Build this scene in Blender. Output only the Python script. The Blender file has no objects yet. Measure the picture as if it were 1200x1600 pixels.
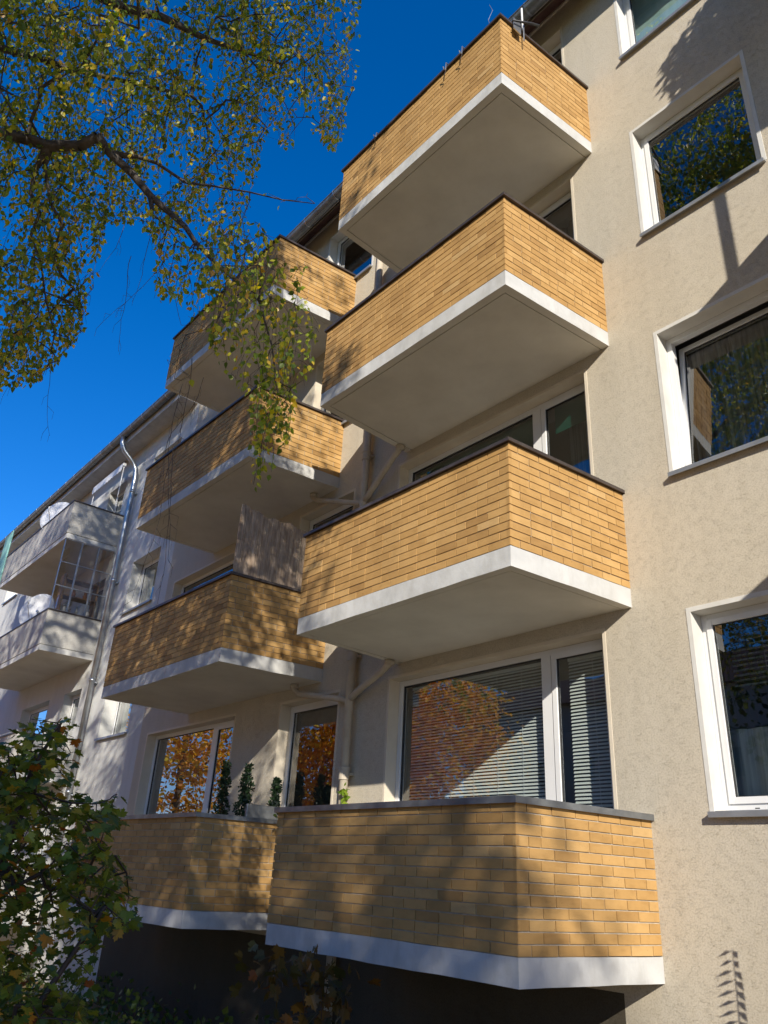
import bpy, bmesh, math, random
import numpy as np
from mathutils import Vector, Matrix

# ------------------------------------------------------------------ camera, sky, sun
scene = bpy.context.scene
COL = scene.collection
CAM = np.array([3.6309, -5.7442, 1.6])
CF = np.array([-0.704857, 0.566829, 0.426475])      # view direction
CR = np.array([0.644601, 0.762779, 0.051554])       # right
CU = np.array([0.296084, -0.311244, 0.903029])      # up
FPX = 1217.0
cam_d = bpy.data.cameras.new("camera")
cam = bpy.data.objects.new("camera", cam_d)
COL.objects.link(cam)
cam_d.sensor_fit = 'HORIZONTAL'
cam_d.sensor_width = 36.0
cam_d.lens = FPX / 1200 * 36.0
cam_d.clip_start = 0.05
cam_d.clip_end = 2000
m = Matrix.Identity(4)
for i in range(3):
    m[i][0] = CR[i]; m[i][1] = CU[i]; m[i][2] = -CF[i]; m[i][3] = CAM[i]
cam.matrix_world = m
scene.camera = cam

TO_SUN = Vector((1.53, -1.0, 0.90)).normalized()
SUN_EL = math.asin(TO_SUN.z)
SUN_ROT = math.atan2(TO_SUN.x, TO_SUN.y)
world = bpy.data.worlds.new("World")
scene.world = world
world.use_nodes = True
wn = world.node_tree
wn.nodes.clear()
sky = wn.nodes.new('ShaderNodeTexSky')
sky.sky_type = 'NISHITA'
sky.sun_disc = False
sky.sun_elevation = SUN_EL
sky.sun_rotation = SUN_ROT
sky.altitude = 0
sky.air_density = 1.0
sky.dust_density = 0.0
sky.ozone_density = 6.0
bg = wn.nodes.new('ShaderNodeBackground')
bg.inputs['Strength'].default_value = 0.138
wo = wn.nodes.new('ShaderNodeOutputWorld')
grade = wn.nodes.new('ShaderNodeHueSaturation')
grade.inputs['Saturation'].default_value = 1.26
grade.inputs['Value'].default_value = 1.0
wn.links.new(sky.outputs[0], grade.inputs['Color'])
tint = wn.nodes.new('ShaderNodeMixRGB')
tint.blend_type = 'MULTIPLY'
tint.inputs[0].default_value = 1.0
tint.inputs[2].default_value = (1.0, 0.86, 1.02, 1)
wn.links.new(grade.outputs[0], tint.inputs[1])
wn.links.new(tint.outputs[0], bg.inputs['Color'])
wn.links.new(bg.outputs[0], wo.inputs['Surface'])
sun_d = bpy.data.lights.new("sun", 'SUN')
sun_d.energy = 4.9
sun_d.angle = math.radians(0.5)
sun_d.color = (1.0, 0.93, 0.82)
sun = bpy.data.objects.new("sun", sun_d)
sun.rotation_euler = TO_SUN.to_track_quat('Z', 'Y').to_euler()
sun.location = (12, -8, 14)
COL.objects.link(sun)
scene.view_settings.view_transform = 'Standard'
scene.view_settings.look = 'None'
scene.view_settings.gamma = 1
scene.view_settings.exposure = 0.47
scene.cycles.max_bounces = 8
scene.cycles.transparent_max_bounces = 16

# ------------------------------------------------------------------ materials
def srgb(r, g, b):
    f = lambda c: (c / 12.92 if c <= 0.04045 else ((c + 0.055) / 1.055) ** 2.4)
    return (f(r / 255), f(g / 255), f(b / 255), 1)

def new_mat(name):
    mt = bpy.data.materials.new(name)
    mt.use_nodes = True
    nt = mt.node_tree
    nt.nodes.clear()
    out = nt.nodes.new('ShaderNodeOutputMaterial')
    return mt, nt, out

def N(nt, kind, **kw):
    n = nt.nodes.new(kind)
    for k, v in kw.items():
        if k in n.inputs.keys() if isinstance(k, str) else False:
            n.inputs[k].default_value = v
        else:
            setattr(n, k, v)
    return n

def ramp(nt, fac, stops):
    r = nt.nodes.new('ShaderNodeValToRGB')
    e = r.color_ramp.elements
    while len(e) > 2:
        e.remove(e[-1])
    e[0].position, e[0].color = stops[0][0], (*stops[0][1][:3], 1)
    e[1].position, e[1].color = stops[1][0], (*stops[1][1][:3], 1)
    for p, c in stops[2:]:
        x = e.new(p); x.color = (*c[:3], 1)
    if fac is not None:
        nt.links.new(fac, r.inputs[0])
    return r

def noise_fac(nt, scale, detail=4, stretch=(1, 1, 1), rough=0.55, dist=0.0):
    tc = nt.nodes.new('ShaderNodeTexCoord')
    mp = nt.nodes.new('ShaderNodeMapping')
    mp.inputs['Scale'].default_value = stretch
    nt.links.new(tc.outputs['Object'], mp.inputs[0])
    n = nt.nodes.new('ShaderNodeTexNoise')
    n.inputs['Scale'].default_value = scale
    n.inputs['Detail'].default_value = detail
    n.inputs['Roughness'].default_value = rough
    n.inputs['Distortion'].default_value = dist
    nt.links.new(mp.outputs[0], n.inputs['Vector'])
    return n.outputs['Fac']

def painted(name, c1, c2, scale=3.0, rough=0.6, bump=0.0, bscale=60, metallic=0.0, stretch=(1, 1, 1), spec=0.5, stain=0.0, spots=0.0):
    mt, nt, out = new_mat(name)
    p = nt.nodes.new('ShaderNodeBsdfPrincipled')
    p.inputs['Roughness'].default_value = rough
    p.inputs['Metallic'].default_value = metallic
    p.inputs['Specular IOR Level'].default_value = spec
    f = noise_fac(nt, scale, 6, stretch)
    r = ramp(nt, f, [(0.3, c1), (0.7, c2)])
    col = r.outputs[0]
    if stain > 0:
        q = ramp(nt, noise_fac(nt, 3.2, 6, (1.6, 1.6, 0.5), 0.7), [(0.36, (0.62, 0.59, 0.54)), (0.52, (1, 1, 1))])
        k = nt.nodes.new('ShaderNodeMixRGB'); k.blend_type = 'MULTIPLY'; k.inputs[0].default_value = stain
        nt.links.new(col, k.inputs[1]); nt.links.new(q.outputs[0], k.inputs[2]); col = k.outputs[0]
    if spots > 0:
        q = ramp(nt, noise_fac(nt, 7, 1), [(0.735, (1, 1, 1)), (0.76, (0.35, 0.32, 0.28))])
        k = nt.nodes.new('ShaderNodeMixRGB'); k.blend_type = 'MULTIPLY'; k.inputs[0].default_value = spots
        nt.links.new(col, k.inputs[1]); nt.links.new(q.outputs[0], k.inputs[2]); col = k.outputs[0]
    nt.links.new(col, p.inputs['Base Color'])
    if bump > 0:
        b = nt.nodes.new('ShaderNodeBump')
        b.inputs['Strength'].default_value = 1.0
        b.inputs['Distance'].default_value = bump
        f2 = noise_fac(nt, bscale, 5)
        nt.links.new(f2, b.inputs['Height'])
        nt.links.new(b.outputs[0], p.inputs['Normal'])
    nt.links.new(p.outputs[0], out.inputs[0])
    return mt

def stucco(name, c1, c2, grain=0.0025):
    mt, nt, out = new_mat(name)
    p = nt.nodes.new('ShaderNodeBsdfPrincipled')
    p.inputs['Roughness'].default_value = 0.92
    p.inputs['Specular IOR Level'].default_value = 0.15
    big = noise_fac(nt, 0.45, 5, (1, 1, 0.45))
    mid = noise_fac(nt, 7.0, 5)
    fine = noise_fac(nt, 75, 4)
    r = ramp(nt, big, [(0.3, c1), (0.72, c2)])
    mx = nt.nodes.new('ShaderNodeMixRGB'); mx.blend_type = 'MULTIPLY'; mx.inputs[0].default_value = 1.0
    r2 = ramp(nt, mid, [(0.25, (0.965, 0.965, 0.96)), (0.7, (1.015, 1.01, 1.01))])
    nt.links.new(r.outputs[0], mx.inputs[1]); nt.links.new(r2.outputs[0], mx.inputs[2])
    mx2 = nt.nodes.new('ShaderNodeMixRGB'); mx2.blend_type = 'MULTIPLY'; mx2.inputs[0].default_value = 1.0
    r3 = ramp(nt, fine, [(0.32, (0.80, 0.78, 0.75)), (0.55, (1.03, 1.03, 1.03))])
    nt.links.new(mx.outputs[0], mx2.inputs[1]); nt.links.new(r3.outputs[0], mx2.inputs[2])
    st = ramp(nt, noise_fac(nt, 2.2, 5, (1.6, 1, 0.10), 0.6), [(0.30, (0.86, 0.85, 0.83)), (0.55, (1, 1, 1))])
    mx3 = nt.nodes.new('ShaderNodeMixRGB'); mx3.blend_type = 'MULTIPLY'; mx3.inputs[0].default_value = 0.55
    nt.links.new(mx2.outputs[0], mx3.inputs[1]); nt.links.new(st.outputs[0], mx3.inputs[2])
    nt.links.new(mx3.outputs[0], p.inputs['Base Color'])
    # rubbed render: fine grain with sparse short grooves
    worm = noise_fac(nt, 48, 2, (0.6, 1, 1.8), 0.5, 0.9)
    wr = ramp(nt, worm, [(0.455, (1, 1, 1)), (0.48, (0.0, 0.0, 0.0))])
    e = wr.color_ramp.elements.new(0.505); e.color = (1, 1, 1, 1)
    patch = ramp(nt, noise_fac(nt, 14, 2), [(0.42, (0.05, 0.05, 0.05)), (0.58, (0.8, 0.8, 0.8))])
    mxw = nt.nodes.new('ShaderNodeMixRGB'); mxw.inputs[1].default_value = (1, 1, 1, 1)
    nt.links.new(patch.outputs[0], mxw.inputs[0]); nt.links.new(wr.outputs[0], mxw.inputs[2])
    g = noise_fac(nt, 130, 3, (1, 1, 1), 0.6)
    ad = nt.nodes.new('ShaderNodeMath'); ad.operation = 'MULTIPLY_ADD'
    ad.inputs[1].default_value = 2.2
    nt.links.new(g, ad.inputs[0]); nt.links.new(mxw.outputs[0], ad.inputs[2])
    b = nt.nodes.new('ShaderNodeBump')
    b.inputs['Strength'].default_value = 1.0
    b.inputs['Distance'].default_value = grain
    nt.links.new(ad.outputs[0], b.inputs['Height'])
    nt.links.new(b.outputs[0], p.inputs['Normal'])
    nt.links.new(p.outputs[0], out.inputs[0])
    return mt

def brick_mat():
    mt, nt, out = new_mat("yellow_brick")
    p = nt.nodes.new('ShaderNodeBsdfPrincipled')
    p.inputs['Roughness'].default_value = 0.75
    p.inputs['Specular IOR Level'].default_value = 0.25
    g = nt.nodes.new('ShaderNodeNewGeometry')
    r = ramp(nt, g.outputs['Random Per Island'],
             [(0.0, (0.35, 0.20, 0.070)), (0.2, (0.425, 0.25, 0.088)), (0.75, (0.475, 0.285, 0.104)), (0.96, (0.50, 0.31, 0.12)), (1.0, (0.51, 0.335, 0.145))])
    f = noise_fac(nt, 9, 6, (1, 1, 2.5))
    r2 = ramp(nt, f, [(0.28, (0.88, 0.86, 0.83)), (0.5, (1.0, 1.0, 1.0)), (0.75, (1.03, 1.03, 1.04))])
    mx = nt.nodes.new('ShaderNodeMixRGB'); mx.blend_type = 'MULTIPLY'; mx.inputs[0].default_value = 1.0
    nt.links.new(r.outputs[0], mx.inputs[1]); nt.links.new(r2.outputs[0], mx.inputs[2])
    # scattered dark fire spots
    sp = ramp(nt, noise_fac(nt, 38, 2), [(0.70, (1, 1, 1)), (0.78, (0.45, 0.36, 0.3))])
    mx2 = nt.nodes.new('ShaderNodeMixRGB'); mx2.blend_type = 'MULTIPLY'; mx2.inputs[0].default_value = 0.8
    nt.links.new(mx.outputs[0], mx2.inputs[1]); nt.links.new(sp.outputs[0], mx2.inputs[2])
    dr = ramp(nt, noise_fac(nt, 1.7, 6, (1.3, 1.3, 0.45), 0.65), [(0.34, (0.72, 0.70, 0.68)), (0.56, (1, 1, 1))])
    mx3 = nt.nodes.new('ShaderNodeMixRGB'); mx3.blend_type = 'MULTIPLY'; mx3.inputs[0].default_value = 0.6
    nt.links.new(mx2.outputs[0], mx3.inputs[1]); nt.links.new(dr.outputs[0], mx3.inputs[2])
    nt.links.new(mx3.outputs[0], p.inputs['Base Color'])
    b = nt.nodes.new('ShaderNodeBump'); b.inputs['Distance'].default_value = 0.0018
    nt.links.new(noise_fac(nt, 80, 5), b.inputs['Height'])
    nt.links.new(b.outputs[0], p.inputs['Normal'])
    nt.links.new(p.outputs[0], out.inputs[0])
    return mt

def glass_mat(name="window_glass", tint=(0.84, 0.88, 0.86), gain=3.6):
    mt, nt, out = new_mat(name)
    tr = nt.nodes.new('ShaderNodeBsdfTransparent'); tr.inputs[0].default_value = (*tint, 1)
    gl = nt.nodes.new('ShaderNodeBsdfGlossy'); gl.inputs['Roughness'].default_value = 0.0
    gl.inputs[0].default_value = (0.97, 0.98, 1, 1)
    ge = nt.nodes.new('ShaderNodeNewGeometry')
    dt = nt.nodes.new('ShaderNodeVectorMath'); dt.operation = 'DOT_PRODUCT'
    nt.links.new(ge.outputs['Incoming'], dt.inputs[0]); nt.links.new(ge.outputs['Normal'], dt.inputs[1])
    def mth(op, a, b=None):
        q = nt.nodes.new('ShaderNodeMath'); q.operation = op
        if isinstance(a, (int, float)): q.inputs[0].default_value = a
        else: nt.links.new(a, q.inputs[0])
        if b is not None:
            if isinstance(b, (int, float)): q.inputs[1].default_value = b
            else: nt.links.new(b, q.inputs[1])
        return q.outputs[0]
    p5 = mth('POWER', mth('SUBTRACT', 1.0, mth('ABSOLUTE', dt.outputs['Value'])), 5.0)
    f0 = mth('ADD', mth('MULTIPLY', p5, 0.957), 0.043)
    mu = nt.nodes.new('ShaderNodeMath'); mu.operation = 'MULTIPLY'; mu.use_clamp = True
    mu.inputs[1].default_value = gain
    nt.links.new(f0, mu.inputs[0])
    b = nt.nodes.new('ShaderNodeBump'); b.inputs['Distance'].default_value = 0.004; b.inputs['Strength'].default_value = 0.35
    nt.links.new(noise_fac(nt, 1.6, 2), b.inputs['Height'])
    nt.links.new(b.outputs[0], gl.inputs['Normal'])
    mx = nt.nodes.new('ShaderNodeMixShader')
    nt.links.new(mu.outputs[0], mx.inputs[0])
    nt.links.new(tr.outputs[0], mx.inputs[1]); nt.links.new(gl.outputs[0], mx.inputs[2])
    nt.links.new(mx.outputs[0], out.inputs[0])
    return mt

def leaf_mat(name, stops, rough=0.4, trans=0.35, spec=0.5):
    mt, nt, out = new_mat(name)
    g = nt.nodes.new('ShaderNodeNewGeometry')
    r = ramp(nt, g.outputs['Random Per Island'], stops)
    p = nt.nodes.new('ShaderNodeBsdfPrincipled')
    p.inputs['Roughness'].default_value = rough
    p.inputs['Specular IOR Level'].default_value = spec
    t = nt.nodes.new('ShaderNodeBsdfTranslucent')
    hs = nt.nodes.new('ShaderNodeHueSaturation'); hs.inputs['Value'].default_value = 1.5; hs.inputs['Saturation'].default_value = 1.1
    nt.links.new(r.outputs[0], hs.inputs['Color'])
    nt.links.new(r.outputs[0], p.inputs['Base Color'])
    nt.links.new(hs.outputs[0], t.inputs[0])
    mx = nt.nodes.new('ShaderNodeMixShader'); mx.inputs[0].default_value = trans
    nt.links.new(p.outputs[0], mx.inputs[1]); nt.links.new(t.outputs[0], mx.inputs[2])
    nt.links.new(mx.outputs[0], out.inputs[0])
    return mt

def cloth_mat(name, c1, c2, scale, axis_stretch, trans=0.25):
    mt, nt, out = new_mat(name)
    f = noise_fac(nt, scale, 3, axis_stretch)
    r = ramp(nt, f, [(0.35, c1), (0.65, c2)])
    d = nt.nodes.new('ShaderNodeBsdfDiffuse'); t = nt.nodes.new('ShaderNodeBsdfTranslucent')
    nt.links.new(r.outputs[0], d.inputs[0]); nt.links.new(r.outputs[0], t.inputs[0])
    mx = nt.nodes.new('ShaderNodeMixShader'); mx.inputs[0].default_value = trans
    nt.links.new(d.outputs[0], mx.inputs[1]); nt.links.new(t.outputs[0], mx.inputs[2])
    nt.links.new(mx.outputs[0], out.inputs[0])
    return mt

M = {}
M['beige'] = stucco("beige_render", (0.53, 0.475, 0.375), (0.585, 0.525, 0.42), 0.003)
M['white_wall'] = stucco("white_render", (0.57, 0.575, 0.55), (0.64, 0.645, 0.62), 0.0018)
M['grey_render'] = stucco("grey_render", (0.40, 0.39, 0.36), (0.52, 0.51, 0.475), 0.0012)
M['base_shade'] = stucco("painted_base_shade", (0.07, 0.06, 0.045), (0.11, 0.095, 0.07))  # beige render with the deep shade under the balconies painted into its colour
M['brick'] = brick_mat()
M['mortar'] = painted("mortar", (0.34, 0.29, 0.22), (0.50, 0.44, 0.35), 14, 0.95, 0.002, 90, spec=0.1)
M['white_paint'] = painted("white_slab_paint", (0.44, 0.44, 0.425), (0.56, 0.56, 0.545), 4, 0.8, 0.004, 13, spec=0.2, stain=0.3)
M['reveal'] = painted("white_reveal_plaster", (0.56, 0.545, 0.50), (0.64, 0.625, 0.58), 6, 0.75, 0.0008, 60, spec=0.2)
M['cream'] = painted("cream_trim_paint", (0.56, 0.49, 0.38), (0.64, 0.57, 0.45), 4, 0.7, 0.0006, 60, spec=0.3)
M['soffit'] = painted("slab_underside_paint", (0.60, 0.565, 0.49), (0.72, 0.685, 0.60), 1.4, 0.85, 0.0008, 60, spec=0.15, stain=0.08, spots=0.0)
M['soffit_dark'] = painted("eave_boards", (0.10, 0.075, 0.05), (0.16, 0.12, 0.08), 6, 0.8, 0.001, 30, stretch=(1, 8, 1))
M['pvc'] = painted("white_window_profile", (0.66, 0.66, 0.65), (0.72, 0.72, 0.71), 2, 0.3)
M['gasket'] = painted("black_gasket", (0.015, 0.015, 0.015), (0.03, 0.03, 0.03), 9, 0.6)
M['coping'] = painted("coping_sheet", (0.06, 0.045, 0.04), (0.12, 0.10, 0.09), 5, 0.45, 0.001, 12, metallic=0.5)
M['zinc'] = painted("zinc_sheet", (0.33, 0.35, 0.37), (0.46, 0.48, 0.50), 4, 0.35, 0.0015, 14, metallic=0.85)
M['zinc_old'] = painted("weathered_zinc", (0.15, 0.155, 0.16), (0.26, 0.27, 0.27), 7, 0.45, 0.001, 20, metallic=0.6)
M['sill'] = painted("window_sill_sheet", (0.30, 0.31, 0.32), (0.42, 0.43, 0.44), 6, 0.4, metallic=0.6)
M['pipe'] = painted("painted_downpipe", (0.40, 0.34, 0.26), (0.52, 0.46, 0.36), 5, 0.6, 0.001, 25)
M['glass'] = glass_mat()
M['glass_thin'] = glass_mat("balcony_glazing", (0.62, 0.62, 0.60), 3.4)
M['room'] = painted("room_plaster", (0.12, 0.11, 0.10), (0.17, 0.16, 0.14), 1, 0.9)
M['slat'] = painted("blind_slats", (0.62, 0.64, 0.62), (0.70, 0.72, 0.70), 3, 0.45)
M['green_blind'] = cloth_mat("dark_green_blind", (0.012, 0.07, 0.05), (0.02, 0.10, 0.07), 3, (1, 1, 1), 0.15)
M['teal_cloth'] = cloth_mat("pale_teal_cloth", (0.42, 0.60, 0.57), (0.52, 0.68, 0.65), 2.5, (4, 1, 0.5))
M['curtain'] = cloth_mat("grey_net_curtain", (0.12, 0.125, 0.11), (0.34, 0.34, 0.30), 7, (6, 1, 0.15), 0.4)
M['dark_curtain'] = cloth_mat("dark_curtain", (0.03, 0.027, 0.024), (0.12, 0.11, 0.10), 9, (6, 1, 0.2))
M['pale_curtain'] = cloth_mat("pale_curtain", (0.38, 0.42, 0.38), (0.62, 0.66, 0.60), 8, (6, 1, 0.2), 0.4)
M['roof_tile'] = painted("roof_tiles", (0.09, 0.045, 0.035), (0.15, 0.075, 0.055), 12, 0.8, 0.01, 12)
M['reed'] = painted("reed_canes", (0.24, 0.165, 0.11), (0.52, 0.40, 0.29), 30, 0.8, 0.001, 80, stretch=(1, 1, 0.15))
M['dish'] = painted("dish_paint", (0.62, 0.63, 0.63), (0.74, 0.75, 0.75), 2, 0.4)
M['steel'] = painted("galvanised_steel", (0.35, 0.35, 0.34), (0.55, 0.55, 0.54), 12, 0.35, metallic=0.8)
M['dark_metal'] = painted("dark_metal", (0.03, 0.03, 0.03), (0.06, 0.06, 0.06), 8, 0.5, metallic=0.4)
M['plastic_white'] = painted("white_plastic", (0.70, 0.70, 0.68), (0.76, 0.76, 0.74), 3, 0.4)
M['terracotta'] = painted("terracotta_pot", (0.30, 0.12, 0.06), (0.38, 0.17, 0.09), 8, 0.8)
M['wood'] = painted("shelf_wood", (0.22, 0.13, 0.07), (0.34, 0.22, 0.13), 5, 0.7, stretch=(1, 1, 8))
M['teal_screen'] = painted("teal_screen", (0.16, 0.36, 0.32), (0.24, 0.46, 0.41), 6, 0.7)
M['birch_bark'] = painted("birch_bark", (0.028, 0.02, 0.014), (0.12, 0.10, 0.085), 14, 0.8, 0.003, 40, stretch=(1, 1, 3))
M['twig_bark'] = painted("twig_bark", (0.03, 0.018, 0.012), (0.07, 0.045, 0.03), 20, 0.7)
M['bark'] = painted("grey_bark", (0.05, 0.04, 0.03), (0.14, 0.11, 0.085), 10, 0.9, 0.01, 20, stretch=(1, 1, 0.3))
M['ground'] = painted("leaf_litter", (0.12, 0.08, 0.035), (0.30, 0.20, 0.08), 3, 0.95, 0.02, 14)
M['paving'] = painted("concrete_paving", (0.22, 0.21, 0.19), (0.30, 0.29, 0.27), 3, 0.9, 0.002, 40)
M['far_wall'] = painted("far_facade", (0.30, 0.28, 0.25), (0.38, 0.36, 0.32), 0.6, 0.9)
M['far_glass'] = painted("far_window_glass", (0.02, 0.025, 0.03), (0.05, 0.055, 0.06), 0.8, 0.15)
M['birch_leaf'] = leaf_mat("birch_leaf", [(0.0, (0.075, 0.125, 0.014)), (0.3, (0.16, 0.22, 0.024)), (0.55, (0.28, 0.33, 0.036)), (0.8, (0.52, 0.48, 0.05)), (0.93, (0.66, 0.47, 0.05)), (1.0, (0.52, 0.28, 0.05))], 0.4, 0.5, 0.5)
M['maple_leaf'] = leaf_mat("maple_leaf", [(0.0, (0.045, 0.08, 0.012)), (0.45, (0.10, 0.145, 0.018)), (0.8, (0.22, 0.26, 0.028)), (0.9, (0.28, 0.22, 0.02)), (0.965, (0.46, 0.22, 0.02)), (1.0, (0.30, 0.07, 0.015))], 0.42, 0.3)
M['autumn_leaf'] = leaf_mat("autumn_leaf", [(0.0, (0.42, 0.16, 0.015)), (0.4, (0.74, 0.34, 0.025)), (0.8, (0.85, 0.50, 0.04)), (1.0, (0.55, 0.48, 0.05))], 0.5, 0.42)
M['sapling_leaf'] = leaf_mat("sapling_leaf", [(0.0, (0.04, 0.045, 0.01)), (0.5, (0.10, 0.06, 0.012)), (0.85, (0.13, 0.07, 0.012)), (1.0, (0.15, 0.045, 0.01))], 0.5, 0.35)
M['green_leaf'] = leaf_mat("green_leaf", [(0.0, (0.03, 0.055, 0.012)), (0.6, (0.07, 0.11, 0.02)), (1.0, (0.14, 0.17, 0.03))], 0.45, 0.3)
M['bright_leaf'] = leaf_mat("ivy_leaf", [(0.0, (0.12, 0.22, 0.02)), (1.0, (0.28, 0.36, 0.04))], 0.4, 0.4)
M['conifer'] = leaf_mat("evergreen_leaf", [(0.0, (0.008, 0.02, 0.008)), (0.7, (0.02, 0.045, 0.016)), (1.0, (0.04, 0.08, 0.025))], 0.5, 0.1)

# ------------------------------------------------------------------ helpers
class MB:
    """mesh builder: collects vertices/faces, several material slots"""
    def __init__(self):
        self.v = []; self.f = []; self.mi = []
    def add(self, vs, fs, mi=0):
        b = len(self.v)
        self.v += [tuple(p) for p in vs]
        for f in fs:
            self.f.append(tuple(i + b for i in f)); self.mi.append(mi)
    def box(self, x0, x1, y0, y1, z0, z1, mi=0):
        vs = [(x0, y0, z0), (x1, y0, z0), (x1, y1, z0), (x0, y1, z0), (x0, y0, z1), (x1, y0, z1), (x1, y1, z1), (x0, y1, z1)]
        self.add(vs, [(0, 3, 2, 1), (4, 5, 6, 7), (0, 1, 5, 4), (1, 2, 6, 5), (2, 3, 7, 6), (3, 0, 4, 7)], mi)
    def quad(self, a, b, c, d, mi=0):
        self.add([a, b, c, d], [(0, 1, 2, 3)], mi)
    def prism(self, poly, z0, z1, mi=0, mi_bot=None, mi_top=None):
        n = len(poly)
        vs = [(p[0], p[1], z0) for p in poly] + [(p[0], p[1], z1) for p in poly]
        self.add(vs, [(i, (i + 1) % n, n + (i + 1) % n, n + i) for i in range(n)], mi)
        self.add([(p[0], p[1], z0) for p in poly], [tuple(reversed(range(n)))], mi if mi_bot is None else mi_bot)
        self.add([(p[0], p[1], z1) for p in poly], [tuple(range(n))], mi if mi_top is None else mi_top)
    def tube(self, pts, rad, seg=8, mi=0, caps=True):
        pts = [np.array(p, float) for p in pts]
        if not hasattr(rad, '__len__'):
            rad = [rad] * len(pts)
        rings = []
        prev = None
        for i, p in enumerate(pts):
            t = pts[min(i + 1, len(pts) - 1)] - pts[max(i - 1, 0)]
            t = t / (np.linalg.norm(t) + 1e-9)
            if prev is None:
                a = np.array([0, 0, 1.0]) if abs(t[2]) < 0.9 else np.array([1.0, 0, 0])
                u = np.cross(t, a)
            else:
                u = prev - t * (prev @ t)
            u = u / (np.linalg.norm(u) + 1e-9); prev = u
            w = np.cross(t, u)
            rings.append([p + rad[i] * (math.cos(2 * math.pi * k / seg) * u + math.sin(2 * math.pi * k / seg) * w) for k in range(seg)])
        vs = [q for r in rings for q in r]
        fs = []
        for i in range(len(rings) - 1):
            for k in range(seg):
                k2 = (k + 1) % seg
                fs.append((i * seg + k, i * seg + k2, (i + 1) * seg + k2, (i + 1) * seg + k))
        if caps:
            fs.append(tuple(reversed(range(seg)))); fs.append(tuple((len(rings) - 1) * seg + k for k in range(seg)))
        self.add(vs, fs, mi)
    def build(self, name, mats, parent=None, smooth=False, bevel=0.0):
        me = bpy.data.meshes.new(name)
        me.from_pydata(self.v, [], self.f)
        if not isinstance(mats, (list, tuple)):
            mats = [mats]
        for q in mats:
            me.materials.append(M[q] if isinstance(q, str) else q)
        if len(mats) > 1:
            me.polygons.foreach_set('material_index', self.mi)
        if smooth:
            me.polygons.foreach_set('use_smooth', [True] * len(me.polygons))
        me.update()
        o = bpy.data.objects.new(name, me)
        COL.objects.link(o)
        if parent is not None:
            o.parent = parent
        if bevel > 0:
            bv = o.modifiers.new("bevel", 'BEVEL'); bv.width = bevel; bv.segments = 2; bv.limit_method = 'ANGLE'
        return o

def tag(o, label=None, cat=None, group=None, kind=None):
    if label: o['label'] = label
    if cat: o['category'] = cat
    if group: o['group'] = group
    if kind: o['kind'] = kind
    return o

def thing(name, label, cat, loc=(0, 0, 0), group=None):
    o = bpy.data.objects.new(name, None)
    COL.objects.link(o)
    o.location = loc
    o.empty_display_size = 0.2
    return tag(o, label, cat, group)

def proj(P):
    d = np.asarray(P, float) - CAM
    z = d @ CF
    z = np.where(np.abs(z) < 1e-6, 1e-6, z)
    return 600 + FPX * (d @ CR) / z, 800 - FPX * (d @ CU) / z, z

def at(px, py, dist):
    d = CF + CR * (px - 600) / FPX - CU * (py - 800) / FPX
    return CAM + dist * d / np.linalg.norm(d)

def offset_path(pts, d):
    """offset an open 2D polyline to its left side by d (mitred)"""
    out = []
    n = len(pts)
    nr = []
    for i in range(n - 1):
        dx, dy = pts[i + 1][0] - pts[i][0], pts[i + 1][1] - pts[i][1]
        l = math.hypot(dx, dy); nr.append((-dy / l, dx / l))
    for i in range(n):
        if i == 0: out.append((pts[0][0] + nr[0][0] * d, pts[0][1] + nr[0][1] * d * 0))
        elif i == n - 1: out.append((pts[-1][0] + nr[-1][0] * d, pts[-1][1] + nr[-1][1] * d * 0))
        else:
            a, b = nr[i - 1], nr[i]
            k = 1 + a[0] * b[0] + a[1] * b[1]
            out.append((pts[i][0] + (a[0] + b[0]) / k * d, pts[i][1] + (a[1] + b[1]) / k * d))
    return out

Z0 = 1.0512; FH = 2.8; HC = 1.1336; HFT = 0.169
GZ = -0.35

# ------------------------------------------------------------------ ground
g = MB(); g.quad((-120, -120, GZ), (120, -120, GZ), (120, 60, GZ), (-120, 60, GZ))
tag(g.build('ground', 'ground'), kind='structure')
g = MB(); g.box(-60, 60, -9.2, -7.4, GZ, GZ + 0.03)
tag(g.build('footpath', 'paving'), kind='structure')

# ------------------------------------------------------------------ walls with holes
def holed_wall(mb, x0, x1, z0, z1, holes, y=0.0, mi=0):
    xs = sorted({x0, x1, *[h[0] for h in holes], *[h[1] for h in holes]})
    zs = sorted({z0, z1, *[h[2] for h in holes], *[h[3] for h in holes]})
    for i in range(len(xs) - 1):
        for j in range(len(zs) - 1):
            cx, cz = (xs[i] + xs[i + 1]) / 2, (zs[j] + zs[j + 1]) / 2
            if any(h[0] < cx < h[1] and h[2] < cz < h[3] for h in holes): continue
            mb.quad((xs[i], y, zs[j]), (xs[i + 1], y, zs[j]), (xs[i + 1], y, zs[j + 1]), (xs[i], y, zs[j + 1]), mi)

def frame_ring(mb, x0, x1, z0, z1, y0, y1, w, wb=None, mi=0):
    wb = w if wb is None else wb
    mb.box(x0, x0 + w, y0, y1, z0, z1, mi)
    mb.box(x1 - w, x1, y0, y1, z0, z1, mi)
    mb.box(x0 + w, x1 - w, y0, y1, z1 - w, z1, mi)
    mb.box(x0 + w, x1 - w, y0, y1, z0, z0 + wb, mi)

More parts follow.
